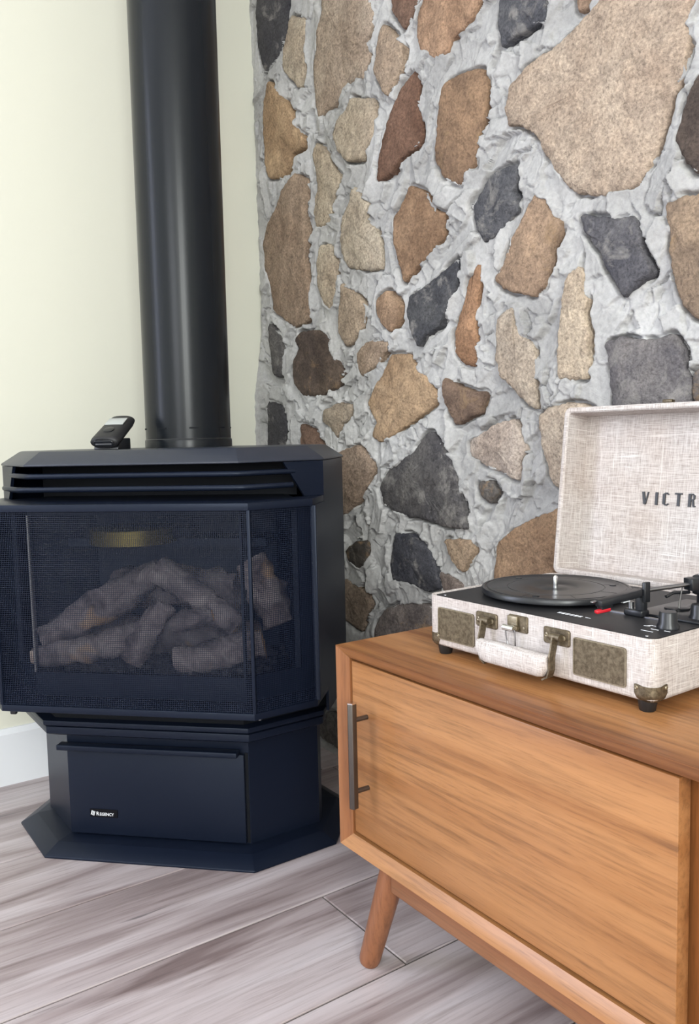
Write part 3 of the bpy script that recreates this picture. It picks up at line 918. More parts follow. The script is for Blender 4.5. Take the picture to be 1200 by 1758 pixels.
# cheeks: what is left of the chamfered faces beside the glass, cut off at a slant beside the louvres
def cheek(sg):
    def pt(d, z, off=0.0):
        return (sg * (0.206 + d - off * 0.7071), d + off * 0.7071, z)
    prof = [(0.085, 0.318), (0.127, 0.318), (0.127, 0.757), (0.066, 0.757), (0.098, 0.690), (0.085, 0.690)]
    n = len(prof)
    v = [pt(d, z) for d, z in prof] + [pt(d, z, 0.006) for d, z in prof]
    f = [tuple(range(n)), tuple(range(2 * n - 1, n - 1, -1))] + [(i, (i + 1) % n, n + (i + 1) % n, n + i) for i in range(n)]
    link('cheek_panel', mesh_py('cheek_panel', v, f), B, stove)
cheek(1); cheek(-1)
# top plate with bevelled rim
tp = octo(0.207, 0.002, 0.335, 0.325, 0.21, 0.45)
link('top_plate', prism_me('top_plate', [(inset(tp, 0.012), 0.757), (tp, 0.758), (tp, 0.7615), (inset(tp, 0.034), 0.785), (inset(tp, 0.04), 0.786)], True, 0.0015), MAT['top_lit_black'], stove)
# louvre recess and two rounded bars
lb = [(-0.27, 0.17), (0.27, 0.17), (0.27, 0.176), (-0.27, 0.176)]
link('louvre_back', prism_me('louvre_back', [(lb, 0.69), (lb, 0.757)]), MAT['dark'], stove)
def bar(z, n, a, d):
    p = [(-a - d, -n + d, z), (-a, -n, z), (a, -n, z), (a + d, -n + d, z)]
    q = []
    for i in range(len(p) - 1):       # soften the corners
        A, C_ = Vector(p[i]), Vector(p[i + 1])
        s = 0.0 if i == 0 else 0.03; e = 1.0 if i == len(p) - 2 else 0.97
        q += [A.lerp(C_, s), A.lerp(C_, e)]
    link('louvre_bar', tube_me('louvre_bar', q, 0.0052, 10), MAT['black'], stove)
bar(0.7395, -0.004, 0.205, 0.082); bar(0.7155, 0.010, 0.2165, 0.072)
# hood and screen box standing off the glass
HN, HA, HW = 0.063, 0.2405, 0.333
hood = [(-HA, -HN), (HA, -HN), (HW, -HN + HW - HA), (HW, 0.126), (0.285, 0.080), (0.25, 0.165), (-0.25, 0.165), (-0.285, 0.080), (-HW, 0.126), (-HW, -HN + HW - HA)]
link('screen_hood', prism_me('screen_hood', [(hood, 0.679), (hood, 0.692)], True, 0.001), B, stove)
shelf = [(-HA, -HN), (HA, -HN), (HW, -HN + HW - HA), (HW, 0.126), (0.206, -0.001), (-0.206, -0.001), (-HW, 0.126), (-HW, -HN + HW - HA)]
link('screen_shelf', prism_me('screen_shelf', [(shelf, 0.3125), (shelf, 0.3245)], True, 0.001), B, stove)
fr_pts = [(-HW, -HN + HW - HA), (-HA, -HN), (HA, -HN), (HW, -HN + HW - HA)]
for (px, py), w_ in zip(fr_pts, (0.010, 0.006, 0.006, 0.010)):
    link('screen_post', box_me('screen_post', px - w_ / 2, px + w_ / 2, py + 0.0005, py + 0.0005 + w_, 0.324, 0.680, 0.0008), B, stove)
for sg in (-1, 1):     # solid returns from the screen to the cheeks
    link('screen_return', box_me('screen_return', sg * HW - 0.002, sg * HW + 0.002, -HN + HW - HA, 0.126, 0.324, 0.680), B, stove)
def wire_panel(p0, p1, z0, z1, pitch=0.0035, w=0.00070):
    p0, p1 = Vector((*p0, 0)), Vector((*p1, 0))
    t = p1 - p0; Ln = t.length; t.normalize(); nrm = Vector((-t.y, t.x, 0))
    verts, faces = [], []
    def beam(a, b, sd, dp):
        k = len(verts)
        for e in (a, b):
            verts.extend([e + sd + dp, e - sd + dp, e - sd - dp, e + sd - dp])
        for i in range(4):
            j = (i + 1) % 4
            faces.append((k + i, k + j, k + 4 + j, k + 4 + i))
    nv = int(Ln / pitch)
    for i in range(nv + 1):
        a = p0 + t * (Ln * i / nv)
        beam(a + Vector((0, 0, z0)), a + Vector((0, 0, z1)), t * w / 2, nrm * w / 2)
    nh = int((z1 - z0) / pitch)
    for i in range(nh + 1):
        z = z0 + (z1 - z0) * i / nh
        beam(p0 + Vector((0, 0, z)) - nrm * w * 0.6, p1 + Vector((0, 0, z)) - nrm * w * 0.6, Vector((0, 0, w / 2)), nrm * w / 2)
    tag(link('wire_mesh', mesh_py('wire_mesh', verts, faces), MAT['wire'], stove), kind='stuff')
off = 0.004
wp = [(x, y + off) for x, y in fr_pts]
for i in range(3):
    wire_panel(wp[i], wp[i + 1], 0.3235, 0.680)
# bay window of the firebox: bars and three panes
def bay_bar(pa, pb, z0, z1, dep=0.012):
    a, b = Vector(pa), Vector(pb)
    t = (b - a).normalized(); nn = Vector((-t.y, t.x)) * dep
    q = [tuple(a), tuple(b), tuple(b + nn), tuple(a + nn)]
    link('glass_frame', prism_me('glass_frame', [(q, z0), (q, z1)]), B, stove)
GA, GD = 0.2065, 0.085
gp = [(-GA - GD, GD), (-GA, 0.0), (GA, 0.0), (GA + GD, GD)]
ZG0, ZG1 = 0.369, 0.668
for i in range(3):
    bay_bar(gp[i], gp[i + 1], 0.325, ZG0); bay_bar(gp[i], gp[i + 1], ZG1, 0.680)
    a, b = Vector(gp[i]), Vector(gp[i + 1]); t = (b - a).normalized(); nn = Vector((-t.y, t.x))
    q = [tuple(a + nn * 0.004), tuple(b + nn * 0.004), tuple(b + nn * 0.007), tuple(a + nn * 0.007)]
    link('glass_pane', prism_me('glass_pane', [(q, ZG0), (q, ZG1)]), MAT['glass'], stove)
for (px, py), mt_ in zip(gp[1:3], ('steel', 'black')):
    link('glass_seam', box_me('glass_seam', px - 0.0018, px + 0.0018, py - 0.001, py + 0.009, ZG0, ZG1), MAT[mt_], stove)
for sg in (-1, 1):
    px, py = sg * (GA + GD - 0.006), GD - 0.006
    link('glass_frame', box_me('glass_frame', px - 0.005, px + 0.005, py + 0.001, py + 0.011, ZG0, ZG1), B, stove)
# firebox lining
fb = [(-0.285, 0.084), (-0.205, 0.013), (0.205, 0.013), (0.285, 0.084), (0.20, 0.26), (-0.20, 0.26)]
link('firebox_floor', prism_me('firebox_floor', [(fb, 0.352), (fb, 0.364)]), MAT['dark'], stove)
link('firebox_ceiling', prism_me('firebox_ceiling', [(fb, 0.672), (fb, 0.678)]), MAT['dark'], stove)
for p, q in (((0.285, 0.084), (0.20, 0.26)), ((0.20, 0.26), (-0.20, 0.26)), ((-0.20, 0.26), (-0.285, 0.084))):
    a, b = Vector(p), Vector(q); t = (b - a).normalized(); nn = Vector((t.y, -t.x)) * 0.005
    qd = [tuple(a), tuple(b), tuple(b + nn), tuple(a + nn)]
    link('firebox_wall', prism_me('firebox_wall', [(qd, 0.364), (qd, 0.672)]), MAT['liner'], stove)
bf = [(-0.21, 0.15), (0.21, 0.15), (0.20, 0.255), (-0.20, 0.255)]
link('baffle', prism_me('baffle', [(bf, 0.590), (bf, 0.606)]), MAT['liner'], stove)
col_me = lathe_me('flue_collar', [(0.078, 0.0), (0.083, 0.002), (0.083, 0.030), (0.078, 0.032)], 28)
link('flue_collar', col_me, MAT['gold'], stove, (-0.045, 0.105, 0.603))
link('collar_plate', box_me('collar_plate', -0.150, 0.080, 0.10, 0.14, 0.612, 0.636, 0.006), MAT['dark'], stove)
# knob under the screen and a thumb screw
link('latch_tab', box_me('latch_tab', -0.252, -0.240, -0.022, -0.014, 0.292, 0.3125, 0.002), MAT['black_plastic'], stove)
link('latch_bracket', prism_me('latch_bracket', [([(-0.285, -0.004), (-0.235, -0.004), (-0.235, 0.0), (-0.285, 0.0)], 0.300), ([(-0.300, -0.004), (-0.235, -0.004), (-0.235, 0.0), (-0.300, 0.0)], 0.3125)]), B, stove)
link('thumb_screw', lathe_me('thumb_screw', [(0.0012, 0), (0.0012, 0.010), (0.0032, 0.010), (0.0032, 0.014), (0.0012, 0.015)], 10), MAT['steel'], stove, (0.226, -0.022, 0.302), (0, PI / 2, 0))
# flue pipe
pipe = link('flue_pipe', lathe_me('flue_pipe', [(0.0905, 0.800), (0.0905, CZ)], 64, cap=False), MAT['pipe'], stove, (0.0, 0.305, 0))
link('pipe_collar', lathe_me('pipe_collar', [(0.0925, 0.786), (0.0925, 0.800), (0.0915, 0.803), (0.0900, 0.803)], 64, cap=False), MAT['pipe'], pipe)
link('pipe_seam', box_me('pipe_seam', -0.0022, 0.0022, -0.0915, -0.0895, 0.82, CZ), MAT['pipe'], pipe, None, (0, 0, math.radians(20)))
link('seal_bead', lathe_me('seal_bead', [(0.0905, 0.8025), (0.0917, 0.8033), (0.0905, 0.8042)], 64, cap=False), MAT['steel'], pipe)
for ang in (-150, -105, -62, -20, 25):
    a = math.radians(ang)
    link('pipe_slot', box_me('pipe_slot', -0.0095, 0.0095, -0.0912, -0.0900, 0.8245, 0.8275), MAT['dark'], pipe, None, (0, 0, a + PI / 2))

# ------------------------------------------------------------------ ceramic logs lying in the firebox
def st(s, n, z):      # stove coordinates -> world
    c = math.sqrt(0.5)
    return Vector((OX + (s + n) * c, OY + (s - n) * c, z))
def gas_log(pts, radii, label, seed, cut0=True, cut1=False):
    P_ = [st(*p) for p in pts]
    # dense centre line
    cl, rr = [], []
    for i in range(len(P_) - 1):
        for k_ in range(6):
            t = k_ / 6; cl.append(P_[i].lerp(P_[i + 1], t)); rr.append(radii[i] * (1 - t) + radii[i + 1] * t)
    cl.append(P_[-1]); rr.append(radii[-1])
    base_ = cl[0].copy()
    me_ = tube_me('gas_log', [c - base_ for c in cl], rr, 14, False)
    for v in me_.vertices:
        k_ = min(range(len(cl)), key=lambda q: (cl[q] - base_ - v.co).length)
        d = v.co - (cl[k_] - base_)
        f_ = mnoise.fractal(Vector(v.co) * 38 + Vector((seed * 9, 0, 0)), 0.8, 2, 3)
        v.co += d * f_ * 0.42
    root = link('gas_log', me_, MAT['log'], None, base_)
    tag(root, label, 'log', 'ceramic logs in the stove')
    for flag, i0, sgn in ((cut0, 0, 0), (cut1, len(cl) - 1, 1)):
        if not flag: continue
        ring = [me_.vertices[i0 * 14 + k_].co.copy() for k_ in range(14)]
        c = sum(ring, Vector()) / 14
        t = (cl[1] - cl[0]).normalized() * -1 if sgn == 0 else (cl[-1] - cl[-2]).normalized()
        v = ring + [c + t * 0.004]
        link('cut_end', mesh_py('cut_end', v, [(k_, (k_ + 1) % 14, 14) for k_ in range(14)]), MAT['log_cut'], root)
    return root
gas_log([(-0.225, -0.075, 0.412), (-0.10, -0.10, 0.487), (0.0, -0.125, 0.545)], (0.026, 0.036, 0.026), 'long bark log rising from the left to the peak of the fire', 1)
gas_log([(0.0, -0.105, 0.552), (0.085, -0.095, 0.500), (0.165, -0.090, 0.440)], (0.024, 0.029, 0.024), 'bark log sloping down to the right from the peak', 2)
gas_log([(-0.232, -0.045, 0.384), (-0.10, -0.050, 0.408), (0.02, -0.060, 0.450)], (0.020, 0.029, 0.022), 'grey log lying along the front left of the fire', 3)
gas_log([(-0.030, -0.028, 0.388), (0.004, -0.045, 0.440), (0.035, -0.060, 0.490)], (0.026, 0.025, 0.020), 'short upright log standing in the front middle of the fire', 4)
gas_log([(0.060, -0.040, 0.390), (0.14, -0.045, 0.402), (0.222, -0.068, 0.418)], (0.024, 0.030, 0.027), 'pale log at the front right with a broken wood end', 5, False, True)
gas_log([(0.175, -0.150, 0.560), (0.215, -0.140, 0.500), (0.240, -0.130, 0.440)], (0.032, 0.036, 0.030), 'dark leaning log at the far right behind the corner post', 6)
gas_log([(0.050, -0.060, 0.452), (0.085, -0.056, 0.462), (0.125, -0.066, 0.470)], (0.015, 0.021, 0.014), 'small split chunk lying on top of the front right log', 7, True, True)
gas_log([(-0.12, -0.185, 0.50), (0.0, -0.19, 0.505), (0.14, -0.185, 0.49)], (0.040, 0.044, 0.038), 'thick dark log lying across the back of the fire', 8)
gas_log([(-0.17, -0.165, 0.40), (0.0, -0.17, 0.405), (0.18, -0.165, 0.40)], (0.038, 0.042, 0.038), 'low back log under the thick dark log', 9)
# ember bed
bm = bmesh.new()
rs2 = random.Random(3)
for _ in range(420):
    s_ = rs2.uniform(-0.24, 0.25); n_ = -rs2.uniform(0.022, 0.21)
    if abs(s_) > 0.20 - (n_ + 0.02) * 0.9: continue
    p = st(s_, n_, 0.364 + rs2.uniform(0.002, 0.012)); r_ = rs2.uniform(0.004, 0.011)
    bmesh.ops.create_icosphere(bm, subdivisions=1, radius=r_, matrix=Matrix.Translation(p) @ Matrix.Diagonal((1, 1, 0.7, 1)))
em = bm_mesh('ember_bed', bm)
tag(link('ember_bed', em, MAT['ember']), 'dark crumbled ember bed under the ceramic logs', 'embers', kind='stuff')

# ------------------------------------------------------------------ remote control in its cradle on the stove top
rp = st(-0.102, -0.140, 0.786)
remote = empty('remote_control', rp, PI / 4)
tag(remote, 'black remote control with grey display leaning in a cradle on the stove top', 'remote control')
TILT = math.radians(27)
rb = bmesh.new()
prof = [(math.cos(a) * 0.0305 * (abs(math.cos(a)) ** -0.35 if abs(math.cos(a)) > 0.05 else 1), math.sin(a) * 0.0125) for a in [2 * PI * k_ / 24 for k_ in range(24)]]
prof = [(max(-0.0305, min(0.0305, x)), z) for x, z in prof]
rings = [(0.0, 0.80), (0.003, 0.96), (0.012, 1.0), (0.085, 0.95), (0.101, 0.86), (0.104, 0.70)]
verts, faces = [], []
for y, sc in rings: verts += [(x * sc if sc < 0.99 else x, y, z * sc) for x, z in prof]
nn_ = len(prof)
for k_ in range(len(rings) - 1):
    for i in range(nn_):
        j = (i + 1) % nn_
        faces.append((k_ * nn_ + i, k_ * nn_ + j, (k_ + 1) * nn_ + j, (k_ + 1) * nn_ + i))
faces += [tuple(range(nn_)), tuple(range((len(rings) - 1) * nn_, len(rings) * nn_))]
me = mesh_py('remote_body', verts, faces); smooth_by_angle(me, 50)
handset = link('handset', me, MAT['matte_plastic'], remote, (0, -0.028, 0.0125), (TILT, 0, 0))
link('display', box_me('display', -0.0195, 0.0195, 0.058, 0.086, 0.0112, 0.0128, 0.0005), MAT['lcd'], handset)
link('button', lathe_me('button', [(0.011, 0.0), (0.011, 0.0022), (0.009, 0.003)], 20), MAT['black_plastic'], handset, (0, 0.034, 0.0112))
link('end_cap', plate_front('end_cap', -0.021, 0.021, -0.0062, 0.0062, -0.0022, 0.001, 0.0055, 0.001), MAT['black_plastic'], handset)
link('end_band', plate_front('end_band', -0.017, 0.017, -0.0030, 0.0000, -0.0030, -0.0015, 0.0012, 0.0003), MAT['steel'], handset)
cr = [(-0.026, -0.020), (0.026, -0.020), (0.028, 0.034), (-0.028, 0.034)]
link('cradle', prism_me('cradle', [(cr, 0.0), ([(-0.026, -0.018), (0.026, -0.018), (0.028, 0.034), (-0.028, 0.034)], 0.006), ([(-0.026, 0.0), (0.026, 0.0), (0.028, 0.034), (-0.028, 0.034)], 0.022)], True, 0.002), MAT['black_plastic'], remote)

# ------------------------------------------------------------------ media console
CX0, CY0, CH, CB = -1.0058, 0.6669, 0.4955, 0.1917
CX1, CYB = 0.42, 1.075
FW, FR = 0.018, 0.013
console = empty('media_console', (CX0, CY0, 0))
tag(console, 'honey brown wooden media console with sliding door and splayed round legs', 'media console')
Wd, Dp = CX1 - CX0, CYB - CY0
oc = [(0, CH), (Wd, CH), (Wd, CB), (0, CB)]                      # outer corners x,z
ic = [(FW, CH - FW), (Wd - FW, CH - FW), (Wd - FW, CB + FW), (FW, CB + FW)]
for i, (nm, mt) in enumerate((('top_panel', 'wood_x'), ('side_panel', 'wood_z'), ('bottom_panel', 'wood_x'), ('side_panel', 'wood_z'))):
    j = (i + 1) % 4
    a, b, c, d = oc[i], oc[j], ic[j], ic[i]
    vs = [(a[0], 0, a[1]), (b[0], 0, b[1]), (c[0], FR, c[1]), (d[0], FR, d[1]),
          (a[0], Dp, a[1]), (b[0], Dp, b[1]), (c[0], Dp, c[1]), (d[0], Dp, d[1])]
    fs = [(0, 1, 2, 3), (7, 6, 5, 4), (0, 4, 5, 1), (1, 5, 6, 2), (2, 6, 7, 3), (3, 7, 4, 0)]
    me = mesh_py(nm, vs, fs)
    bm = bmesh.new(); bm.from_mesh(me)
    bm.edges.ensure_lookup_table()
    es_ = [e for e in bm.edges if abs(e.verts[0].co.y) < 1e-6 and abs(e.verts[1].co.y) < 1e-6]
    bmesh.ops.bevel(bm, geom=es_, offset=0.0016, segments=2, profile=0.5, affect='EDGES')
    bm.to_mesh(me); bm.free(); smooth_by_angle(me, 40)
    link(nm, me, MAT[mt], console)
link('back_panel', box_me('back_panel', FW, Wd - FW, Dp - 0.012, Dp - 0.002, CB + FW, CH - FW), MAT['wood_dark'], console)
DX1 = -0.4490 - CX0
door_l = link('sliding_door', box_me('sliding_door', FW + 0.003, DX1, FR + 0.0015, FR + 0.0215, CB + FW + 0.0045, CH - FW - 0.004, 0.0009), MAT['wood_x'], console)
link('sliding_door', box_me('sliding_door', DX1 - 0.06, Wd - FW - 0.01, FR + 0.026, FR + 0.044, CB + FW + 0.004, CH - FW - 0.004, 0.001), MAT['wood_dark'], console)
# bar handle of the left door
hx, hy = -0.9490 - CX0, 0.6555 - CY0
tri = [(-0.0055, -0.0045), (0.0, -0.0075), (0.0062, -0.0040), (0.0050, 0.0045), (-0.0050, 0.0045)]
hz0, hz1 = 0.2700, 0.4240
hb = prism_me('handle_bar', [([(hx + p, hy + q) for p, q in tri], hz0), ([(hx + p, hy + q) for p, q in tri], hz1)], True, 0.0006)
handle = link('handle', hb, MAT['bronze_dark'], door_l)
tip = [(hx + p * 1.02, hy + q * 1.02) for p, q in tri]
link('handle_tip', prism_me('handle_tip', [(tip, hz1 - 0.0005), (tip, hz1 + 0.0012)]), MAT['chrome'], door_l)
for z in (0.3985, 0.2935):
    link('handle_post', tube_me('handle_post', [(hx, hy + 0.002, z), (hx, FR + 0.003, z)], 0.0036, 10), MAT['bronze_dark'], door_l)
# legs and rails
def leg(fx, fy, tx_, ty_):
    f0, t0 = Vector((fx, fy, 0.004)), Vector((tx_, ty_, CB + 0.002))
    l_ = link('leg', tube_me('leg', [f0, f0.lerp(t0, 0.02), f0.lerp(t0, 0.05), t0], [0.0145, 0.0160, 0.0166, 0.0205], 20), MAT['wood_leg'], console)
    link('leg_glide', tube_me('leg_glide', [(fx, fy, 0.0), (fx, fy, 0.0045)], 0.0075, 14), MAT['rubber'], l_)
FXl, FYf = -0.9815 - CX0, 0.6990 - CY0
TXl, TYf = -0.9190 - CX0, 0.7085 - CY0
leg(FXl, FYf, TXl, TYf); leg(Wd - FXl, FYf, Wd - TXl, TYf)
leg(FXl, Dp - FYf, TXl, Dp - TYf); leg(Wd - FXl, Dp - FYf, Wd - TXl, Dp - TYf)
AY = 0.6900 - CY0
link('apron_rail', box_me('apron_rail', TXl + 0.008, Wd - TXl - 0.008, AY, AY + 0.022, 0.1480, CB + 0.0005, 0.0015), MAT['wood_apron'], console)
link('apron_rail', box_me('apron_rail', TXl + 0.008, Wd - TXl - 0.008, Dp - AY - 0.022, Dp - AY, 0.1480, CB + 0.0005, 0.0015), MAT['wood_apron'], console)
for x_ in (TXl + 0.002, Wd - TXl - 0.020):
    link('apron_rail', box_me('apron_rail', x_, x_ + 0.018, AY + 0.030, Dp - AY - 0.030, 0.1480, CB + 0.0005, 0.0015), MAT['wood_apron'], console)

# ------------------------------------------------------------------ suitcase record player
player = empty('record_player', (-0.8881, 0.7479, CH), math.radians(1.3))
tag(player, 'open suitcase record player in cream linen with bronze hardware on the console', 'record player')
PWd, PDp, PB, PT = 0.3590, 0.262, 0.0125, 0.0830
FAB, FABS = MAT['fabric_xz'], MAT['fabric_yz']
# lower case with a raised rim round the deck
bm = bmesh.new()
box_bm(bm, 0, PWd, 0, PDp, PB, PT)
vert_e = [e for e in bm.edges if abs(e.verts[0].co.z - e.verts[1].co.z) > 0.01]
bmesh.ops.bevel(bm, geom=vert_e, offset=0.012, segments=5, profile=0.5, affect='EDGES')
bot_e = [e for e in bm.edges if e.verts[0].co.z < PB + 1e-5 and e.verts[1].co.z < PB + 1e-5]
bmesh.ops.bevel(bm, geom=bot_e, offset=0.006, segments=3, profile=0.5, affect='EDGES')
top_f = [f for f in bm.faces if all(v.co.z > PT - 1e-5 for v in f.verts)]
bmesh.ops.inset_region(bm, faces=top_f, thickness=0.0065)
bmesh.ops.translate(bm, verts=list({v for f in top_f for v in f.verts}), vec=(0, 0, -0.0028))
me = bm_mesh('case', bm); smooth_by_angle(me, 40)
me.materials.append(FAB); me.materials.append(FABS)
case = bpy.data.objects.new('case', me); COL.objects.link(case); case.parent = player
for p in me.polygons:
    p.material_index = 1 if abs(p.normal.x) > 0.75 else 0
link('deck', prism_me('deck', [(rrect(0.0068, PWd - 0.0068, 0.0068, PDp - 0.0068, 0.006), PT - 0.0029), (rrect(0.0068, PWd - 0.0068, 0.0068, PDp - 0.0068, 0.006), PT - 0.0012)]), MAT['matte_plastic'], player)
DZ = PT - 0.0012
# feet
for u_, v_ in ((0.0205, 0.0135), (PWd - 0.0165, 0.0135), (0.0205, PDp - 0.018), (PWd - 0.0165, PDp - 0.018)):
    link('foot', lathe_me('foot', [(0.0078, 0.0), (0.0088, 0.001), (0.0112, PB + 0.002)], 22), MAT['rubber'], player, (u_, v_, 0))
# metal corner caps
def corner_cap(sx, sy):
    r = 0.0135; reach = 0.0235; t = 0.0012; h0, h1 = PB - 0.0008, 0.0318
    bm_ = bmesh.new()
    verts_, faces_ = [], []
    prof_ = []
    cx_ = PWd - r if sx > 0 else r
    cy_ = r if sy < 0 else PDp - r
    a0 = {(-1, -1): 180, (1, -1): 270, (1, 1): 0, (-1, 1): 90}[(sx, sy)]
    ext = reach - r
    arc = [math.radians(a0 + 90 * k_ / 8) for k_ in range(9)]
    d0 = Vector((-math.sin(arc[0]), math.cos(arc[0]))); d1 = Vector((-math.sin(arc[-1]), math.cos(arc[-1])))
    path = []
    pa = Vector((cx_ + math.cos(arc[0]) * (r + t), cy_ + math.sin(arc[0]) * (r + t)))
    for k_ in range(4): path.append((pa - d0 * ext * (1 - k_ / 4), Vector((math.cos(arc[0]), math.sin(arc[0]))), (1 - k_ / 4)))
    for a in arc: path.append((Vector((cx_ + math.cos(a) * (r + t), cy_ + math.sin(a) * (r + t))), Vector((math.cos(a), math.sin(a))), 0.0))
    pb = path[-1][0]
    for k_ in range(1, 5): path.append((pb + d1 * ext * k_ / 4, Vector((math.cos(arc[-1]), math.sin(arc[-1]))), k_ / 4))
    nz = 7
    for p, nrm, e in path:
        low = h0 + (0.0 if e <= 0 else 0.010 * e ** 3)
        top = h1 - 0.0020 * (1 - e) if e < 1 else h1 - 0.0008
        for k_ in range(nz):
            t_ = k_ / (nz - 1)
            z = low + (top - low) * t_
            back = 0.0055 * max(0.0, 1 - (z - h0) / 0.008) ** 2
            q = p - nrm * back
            verts_.append((q.x, q.y, z))
    n_ = len(path)
    for i in range(n_ - 1):
        for k_ in range(nz - 1):
            faces_.append((i * nz + k_, (i + 1) * nz + k_, (i + 1) * nz + k_ + 1, i * nz + k_ + 1))
    off_ = len(verts_)
    for i, (p, nrm, e) in enumerate(path):
        for k_ in range(nz):
            x_, y_, z_ = verts_[i * nz + k_]
            verts_.append((x_ - nrm.x * 0.0016, y_ - nrm.y * 0.0016, z_ + 0.0002))
    faces_ += [tuple(off_ + q for q in reversed(f)) for f in faces_]
    rim = [i * nz for i in range(n_)] + [(n_ - 1) * nz + k_ for k_ in range(1, nz)] + [i * nz + nz - 1 for i in range(n_ - 2, -1, -1)] + [k_ for k_ in range(nz - 2, 0, -1)]
    for i in range(len(rim)):
        a, b = rim[i], rim[(i + 1) % len(rim)]
        faces_.append((a, b, off_ + b, off_ + a))
    me_ = mesh_py('corner_cap', verts_, faces_); smooth_by_angle(me_, 50)
    c_ = link('corner_cap', me_, MAT['brass'], player)
    for p, nrm, e in (path[1], path[-2]):
        rv = lathe_me('rivet', [(0.0026, 0), (0.0024, 0.0006), (0.0015, 0.0012), (0.0006, 0.0008)], 12)
        o_ = link('rivet', rv, MAT['brass_rim'], c_, (p.x, p.y, h1 - 0.0042))
        o_.rotation_euler = Vector((nrm.x, nrm.y, 0)).to_track_quat('Z', 'Y').to_euler()
for sx in (-1, 1):
    for sy in (-1, 1): corner_cap(sx, sy)
# speaker grilles
for a, b in ((0.0215, 0.0912), (0.2535, 0.3252)):
    g = link('speaker_grille', plate_front('speaker_grille', a, b, 0.0232, 0.0678, -0.0012, 0.001, 0.0036, 0.0006), MAT['brass'], player)
    o_, i_ = rrect(a, b, 0.0232, 0.0678, 0.0036), rrect(a + 0.0014, b - 0.0014, 0.0246, 0.0664, 0.0026)
    n_ = len(o_)
    v = [(p[0], -0.0010, p[1]) for p in o_] + [(p[0], -0.0019, p[1]) for p in o_] + [(p[0], -0.0019, p[1]) for p in i_] + [(p[0], -0.0010, p[1]) for p in i_]
    f = []
    for k_ in range(3):
        for q in range(n_):
            w = (q + 1) % n_
            f.append((k_ * n_ + q, k_ * n_ + w, (k_ + 1) * n_ + w, (k_ + 1) * n_ + q))
    link('grille_rim', mesh_py('grille_rim', v, f), MAT['brass_rim'], g)
# carrying handle
def mount(u0, u1, z0, z1, pv):
    p_ = link('handle_mount', plate_front('handle_mount', u0, u1, z0, z1, -0.0030, 0.0005, 0.0032, 0.0012), MAT['brass'], player)
    zc = (z0 + z1) / 2
    for q in (u0 + 0.0058, u1 - 0.0082):
        r_ = link('rivet', lathe_me('rivet', [(0.0032, 0), (0.0030, 0.0007), (0.0018, 0.0013), (0.0008, 0.0007)], 14), MAT['brass_rim'], p_, (q, -0.0030, zc), (PI / 2, 0, 0))
    link('pivot', tube_me('pivot', [(pv - 0.003, -0.0080, zc + 0.001), (pv + 0.012, -0.0080, zc + 0.001)], 0.0048, 14), MAT['brass'], p_)
    return zc
zc = mount(0.0960, 0.1335, 0.0545, 0.0742, 0.1140)
zc2 = mount(0.2098, 0.2490, 0.0535, 0.0735, 0.2290)
GV = -0.0155
handle_c = empty('carry_handle'); handle_c.parent = player
def strap(u0, ztop, side):
    p = [(u0, -0.0100, ztop), (u0, -0.0125, 0.052), (u0, GV, 0.042), (u0, GV, 0.027), (u0 - side * 0.003, GV, 0.018), (u0 - side * 0.011, GV, 0.0135)]
    verts_, faces_ = [], []
    hw, ht = 0.0052, 0.0011
    for i, q in enumerate(p):
        q = Vector(q)
        t = (Vector(p[min(i + 1, len(p) - 1)]) - Vector(p[max(i - 1, 0)])).normalized()
        s_ = Vector((1, 0, 0)) * 1.0
        s_ = (s_ - t * s_.dot(t)).normalized(); w_ = t.cross(s_)
        verts_ += [q + w_ * hw + s_ * ht, q - w_ * hw + s_ * ht, q - w_ * hw - s_ * ht, q + w_ * hw - s_ * ht]
    for i in range(len(p) - 1):
        for k_ in range(4):
            j = (k_ + 1) % 4
            faces_.append((i * 4 + k_, i * 4 + j, i * 4 + 4 + j, i * 4 + 4 + k_))
    faces_ += [(0, 1, 2, 3), tuple(range(len(p) * 4 - 4, len(p) * 4))]
    link('handle_strap', mesh_py('handle_strap', verts_, faces_), MAT['brass'], handle_c)
strap(0.1175, 0.0655, -1); strap(0.2335, 0.0645, 1)
# linen grip
us = [0.1175 + 0.114 * k_ / 16 for k_ in range(17)]
verts, faces = [], []
sg = 16
for k_, u_ in enumerate(us):
    e = min(u_ - 0.1165, 0.2325 - u_) / 0.014
    e = min(1.0, max(0.0, e))
    s_ = math.sqrt(1 - (1 - e) ** 2)
    ztop = 0.0440; zbot = 0.0440 - 0.0285 * (0.34 + 0.66 * s_)
    hh = (ztop - zbot) / 2; zc_ = (ztop + zbot) / 2
    dv = 0.0098 * (0.55 + 0.45 * s_)
    for q in range(sg):
        a = 2 * PI * q / sg
        ca, sa = math.cos(a), math.sin(a)
        verts.append((u_, GV - 0.0015 + dv * math.copysign(abs(ca) ** 0.7, ca), zc_ + hh * math.copysign(abs(sa) ** 0.7, sa)))
for k_ in range(16):
    for q in range(sg):
        w = (q + 1) % sg
        faces.append((k_ * sg + q, k_ * sg + w, (k_ + 1) * sg + w, (k_ + 1) * sg + q))
faces += [tuple(range(sg)), tuple(range(16 * sg, 17 * sg))]
me = mesh_py('grip', verts, faces); smooth_by_angle(me, 60)
link('grip', me, FAB, handle_c)
